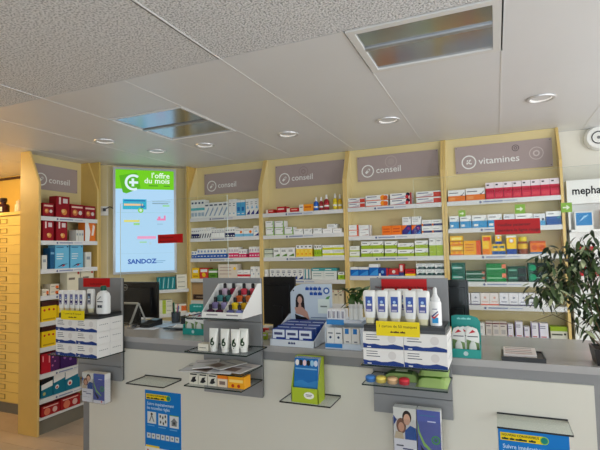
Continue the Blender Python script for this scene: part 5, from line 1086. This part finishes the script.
teal_display(-1.70, 2.30, 'teal card display of blister packs beside the papers', 4, w=.075, gl='left')
p = empty('teal_bottle', (-1.79, 2.62, CZ)); m = MB(); m.lathe([(0, 0), (.018, 0), (.019, .005), (.019, .12), (.012, .14)], 14, (30, 150, 140)); obj('body', m, CARD, p); m = MB(); m.lathe([(.013, .139), (.013, .18), (0, .182)], 12, (70, 40, 36)); obj('cap', m, CARD, p)
tag(p, 'slim teal bottle with brown cap behind the left teal display', 'bottle')

# ------------------------------------------------------------------ monitors and desk things
def monitor(cx, y, z0, z1, w, label, logo, rz=0., foot=True):
    t = empty('computer_monitor', (cx, y, CZ), rz); a = w/2; z0 -= CZ; z1 -= CZ
    m = MB(); m.box(-a, a, 0, .018, z0, z1); m.box(-a*.7, a*.7, -.018, 0, z0+(z1-z0)*.12, z1-(z1-z0)*.16); obj('back_shell', m, BLACK, t)
    obj('screen_face', bx(-a+.008, a-.008, .018, .019, z0+.01, z1-.008), mat('dark_screen', (12, 14, 18), .1), t)
    obj('neck', bx(-.03, .03, -.03, -.012, .008, z0+(z1-z0)*.4), BLACK, t); obj('foot', bx(-.10, .10, -.09, .09, 0, .009), BLACK, t)
    if logo:
        m = MB(); m.ring(0, 0, .020, .0225, 0, (210, 212, 214)); m.text('DELL', 0, -.006, .017, 0, (215, 216, 218), align='CENTER', bold=.02)
        m.v = [v+Vector((logo[0], -.0186, logo[1])) for v in m.v]; obj('logo', m, CARD, t)
    tag(t, label, 'monitor')
monitor(-2.39, 2.60, 1.0, 1.253, .335, 'black computer monitor seen from behind, under the lit screen', (-.112, .255))
monitor(-1.245, 2.56, 1.0, 1.293, .215, 'black computer monitor behind the middle of the counter', None)
monitor(-.205, 2.62, 1.02, 1.272, .115, 'narrow black screen behind the right teal display', None)
t = empty('easel_stand', (-2.30, 2.47, CZ)); m = MB()
m.tube([(-.12, 0, .155), (.02, 0, .155)], .008, 8); m.tube([(.02, 0, .155), (-.035, -.02, .006)], .008, 8); m.tube([(.02, .005, .155), (.055, .05, .006)], .006, 8); m.tube([(-.12, 0, .155), (-.15, -.02, .006)], .008, 8)
obj('frame', m, mat('light_grey_tube', (186, 184, 178), .4), t); obj('holder_plate', bx(-.13, .03, .01, .016, .02, .15), BLACK, t); tag(t, 'light grey easel stand in front of the monitor under the lit screen', 'stand')
for i, (px, py, a, c, lab) in enumerate(((152, 327, .2, (206, 216, 230), 'loose white sheet of paper painted with screen glow nearest the monitor'), (168, 325, -.25, (176, 200, 226), 'sheet of paper painted with blue screen glow in the middle of the desk'), (184, 327.5, .45, (226, 230, 236), 'white sheet of paper painted with screen glow beside the left teal display'))):  # bluish tones put the lit screen's reflection into the paper colour
    p = G(px, py, CZ); m = MB(); m.box(-.074, .074, -.105, .105, 0, .0015, c)
    for k in range(5): m.face([(-.06, .07-.03*k, .0018), (.05, .07-.03*k, .0018), (.05, .078-.03*k, .0018), (-.06, .078-.03*k, .0018)], (130, 136, 146))
    o = obj('paper_sheet', m, CARD, None, (p.x, p.y, CZ+.0004+.0022*i), a); tag(o, lab, 'paper', 'papers on the counter desk')
p = G(170, 330.5, CZ); o = obj('dark_folder', bx(-.07, .07, -.02, .02, 0, .006), BLACK, None, (p.x+.02, p.y+.02, CZ+.0075), .12); tag(o, 'thin black folder lying in front of the papers', 'folder')
p = G(158, 318, CZ); t = empty('pen_cup', (-2.11, 2.66, CZ+.0075)); m = MB(); m.lathe([(0, 0), (.03, 0), (.033, .07), (.030, .07), (.028, .004)], 16); obj('cup', m, mat('smoked_acrylic', (70, 74, 78), .2), t)
for k in range(4): m = MB(); m.tube([(.008*math.cos(k*1.6), .008*math.sin(k*1.6), .006), (.024*math.cos(k*1.6), .024*math.sin(k*1.6), .115+.01*k)], .0035, 6, [(40, 90, 160), (200, 60, 50), (30, 30, 34), (60, 140, 90)][k]); obj('pen', m, CARD, t)
tag(t, 'dark pen cup with pens on the desk by the monitor', 'pen cup')
p = G(146, 320, CZ); t = empty('card_terminal', (-2.19, 2.497, CZ+.0005), 0); m = MB(); m.prism([(-.07, 0), (.07, 0), (.07, .045), (-.07, .02)], -.038, .038, axis='x'); obj('body', m, BLACK, t); m = MB(); m.face([(-.028, .02, .0375), (.028, .02, .0375), (.028, .06, .0445), (-.028, .06, .0445)], (120, 150, 170)); obj('terminal_screen', m, CARD, t)
tag(t, 'black card payment terminal beside the pen cup', 'card terminal')
p = G(176, 318, CZ); t = empty('desk_tray', (-1.93, 2.655, CZ+.0005)); m = MB(); m.box(-.09, .09, -.06, .06, 0, .004); m.box(-.09, .09, .056, .06, .004, .06); m.box(-.09, -.086, -.06, .056, .004, .06); m.box(.086, .09, -.06, .056, .004, .06); obj('tray', m, DARKG, t); tag(t, 'dark open desk tray behind the white sheet', 'tray')
for i, (px, c, lab) in enumerate(((264, (190, 60, 60), 'small red card packet in front of the middle monitor'), (272, (206, 190, 170), 'small beige packet in front of the middle monitor'), (268, (170, 190, 50), 'small lime packet in front of the middle monitor'))):
    p = W(px, 325, 2.36); o = obj('packet', (lambda m: (m.box(-.025, .025, -.01, .01, 0, .05-.008*i, c), m.rect(-.02, .02, .02, .03, -.0104, (236, 230, 224)), m)[-1])(MB()), CARD, None, (p.x, 2.36-.03*i, CZ+.0005), .1*i); tag(o, lab, 'packet')

# pay tray with receipt paper
t = empty('payment_tray', (.085, 2.235, CZ)); m = MB(); m.box(-.085, .085, -.075, .075, 0, .012); m.box(-.085, .085, -.075, -.069, .012, .018); m.box(.079, .085, -.069, .075, .012, .018); m.box(-.085, -.079, -.069, .075, .012, .018); m.box(-.079, .079, .069, .075, .012, .018); obj('tray', m, BLACK, t); tag(t, 'flat black payment tray at the right of the counter', 'tray')
m = MB(); m.xf = Matrix.Rotation(.10, 4, 'X'); m.box(-.062, .066, -.05, .055, 0, .010, (226, 216, 210))
for k in range(4): m.face([(-.055, .035-.024*k, .0104), (.05, .035-.024*k, .0104), (.05, .042-.024*k, .0104), (-.055, .042-.024*k, .0104)], (170, 120, 116) if k % 2 else (110, 106, 106))
o = obj('notepad', m, CARD, None, (.072, 2.24, CZ+.0185)); tag(o, 'white printed notepad tilted in the black payment tray', 'notepad')

# ================================================================== PLANTS
def leaf_mesh(l, wd, bend):
    m = MB(); n = 4; L = []; R = []; C = []
    for i in range(n+1):
        s = i/n; ww = wd*math.sin(PI*min(1, s*.94+.04))**.8*(1-.25*s); z = -bend*l*s*s
        C.append((s*l, 0, z)); L.append((s*l, ww, z+.12*ww)); R.append((s*l, -ww, z+.12*ww))
    for i in range(n):
        m.face([C[i], C[i+1], L[i+1], L[i]], smooth=True); m.face([R[i], R[i+1], C[i+1], C[i]], smooth=True)
    return m.mesh('leaf')
def leaves(parent, spots, meshes):
    for i, (p, yaw, pitch, roll, s) in enumerate(spots):
        o = bpy.data.objects.new('leaf', meshes[i % len(meshes)]); COL.objects.link(o); o.parent = parent; o.location = p; o.rotation_euler = (roll, pitch, yaw); o.scale = (s, s, s)
random.seed(11)
PX, PY = .41, 2.235
t = empty('potted_ficus', (PX, PY, CZ))
m = MB(); a, b = .056, .066; hp = .066
for i in range(4):
    c0, c1 = [(-1,-1),(1,-1),(1,1),(-1,1)][i], [(-1,-1),(1,-1),(1,1),(-1,1)][(i+1) % 4]
    m.face([(c0[0]*a, c0[1]*a, 0), (c1[0]*a, c1[1]*a, 0), (c1[0]*b, c1[1]*b, hp), (c0[0]*b, c0[1]*b, hp)])
    m.face([(c0[0]*b, c0[1]*b, hp), (c1[0]*b, c1[1]*b, hp), (c1[0]*b*.9, c1[1]*b*.9, hp), (c0[0]*b*.9, c0[1]*b*.9, hp)])
m.face([(-a, -a, 0), (-a, a, 0), (a, a, 0), (a, -a, 0)]); obj('pot', m, BLACK, t)
obj('soil', bx(-b*.89, b*.89, -b*.89, b*.89, hp-.02, hp-.008), SOIL, t)
spots = []
NB = 14
for k in range(NB):
    ang = k*2.4; rad = .06+.20*((k*7) % NB)/NB; top = .16+.40*((k*11) % NB)/NB
    dx, dy = math.cos(ang)*rad*.9-.115, math.sin(ang)*rad*.42
    pts = [Vector((.01*math.cos(ang), .01*math.sin(ang), hp-.02)), Vector((dx*.4, dy*.4, hp+(top-hp)*.6)), Vector((dx*.8, dy*.8, top)), Vector((dx*1.12, dy*1.12, top-.035))]
    m = MB(); m.tube(pts, [.003, .0022, .0015, .001], 5); obj('branch', m, STEM, t)
LOBES = [((-.02, 0, .45), (.15, .07, .10), 170), ((-.09, -.01, .33), (.17, .08, .11), 190), ((-.20, 0, .29), (.10, .06, .07), 100), ((-.02, 0, .20), (.12, .07, .10), 140), ((-.14, 0, .43), (.12, .06, .07), 90), ((.06, 0, .33), (.12, .07, .15), 130)]
for c, r, n in LOBES:
    for q in range(n):
        d = Vector((random.gauss(0, 1), random.gauss(0, 1), random.gauss(0, 1))).normalized()*random.random()**.4
        spots.append((Vector((c[0]+d.x*r[0], max(-.12, min(.12, c[1]+d.y*r[1])), c[2]+d.z*r[2])), random.uniform(0, 2*PI), random.uniform(-.1, 1.1), random.uniform(-.6, .6), random.uniform(.75, 1.15)))
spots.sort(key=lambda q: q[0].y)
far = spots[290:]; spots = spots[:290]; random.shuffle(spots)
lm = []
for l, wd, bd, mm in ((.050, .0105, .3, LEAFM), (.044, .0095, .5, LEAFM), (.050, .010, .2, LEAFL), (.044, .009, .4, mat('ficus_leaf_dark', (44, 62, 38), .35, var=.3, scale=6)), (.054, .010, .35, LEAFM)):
    me = leaf_mesh(l, wd, bd); me.materials.append(mm); lm.append(me)
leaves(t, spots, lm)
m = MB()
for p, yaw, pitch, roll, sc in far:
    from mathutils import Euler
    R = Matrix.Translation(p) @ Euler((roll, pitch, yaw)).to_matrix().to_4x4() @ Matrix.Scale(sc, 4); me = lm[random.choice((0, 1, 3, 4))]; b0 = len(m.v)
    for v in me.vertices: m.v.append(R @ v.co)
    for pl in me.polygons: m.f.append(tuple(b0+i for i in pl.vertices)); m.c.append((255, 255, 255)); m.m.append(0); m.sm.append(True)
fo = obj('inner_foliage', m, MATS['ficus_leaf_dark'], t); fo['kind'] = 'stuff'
tag(t, 'potted ficus with narrow variegated leaves at the right counter end', 'plant')
t = empty('potted_plant', (-.755, 2.56, CZ))
m = MB(); m.lathe([(0, 0), (.04, 0), (.055, .09), (.05, .09), (.048, .075)], 18); obj('pot', m, WHITEPL, t); m = MB(); m.lathe([(.047, .076), (0, .08)], 14); obj('soil', m, SOIL, t)
m = MB()
for k in range(6): a = k*1.05; m.tube([(0, 0, .07), (.03*math.cos(a), .03*math.sin(a), .15), (.05*math.cos(a), .05*math.sin(a), .22+.02*(k % 3))], .003, 6)
obj('stems', m, LEAFD, t)
sp = [(Vector((random.uniform(-.05, .05), random.uniform(-.05, .05), random.uniform(.15, .27))), random.uniform(0, 2*PI), random.uniform(-.9, .4), random.uniform(-.4, .4), random.uniform(.8, 1.3)) for _ in range(34)]
lm2 = []
for l, wd, bd in ((.085, .02, .3), (.07, .018, .5)):
    me = leaf_mesh(l, wd, bd); me.materials.append(LEAFD); lm2.append(me)
leaves(t, sp, lm2); tag(t, 'leafy green pot plant on the counter left of the right board', 'plant')
dup = [k for k, v in LABELS.items() if v > 1]
print('DUPLICATE LABELS', len(dup), dup[:12])
print('LONG', [k for k in LABELS if not 4 <= len(k.split()) <= 16][:12])
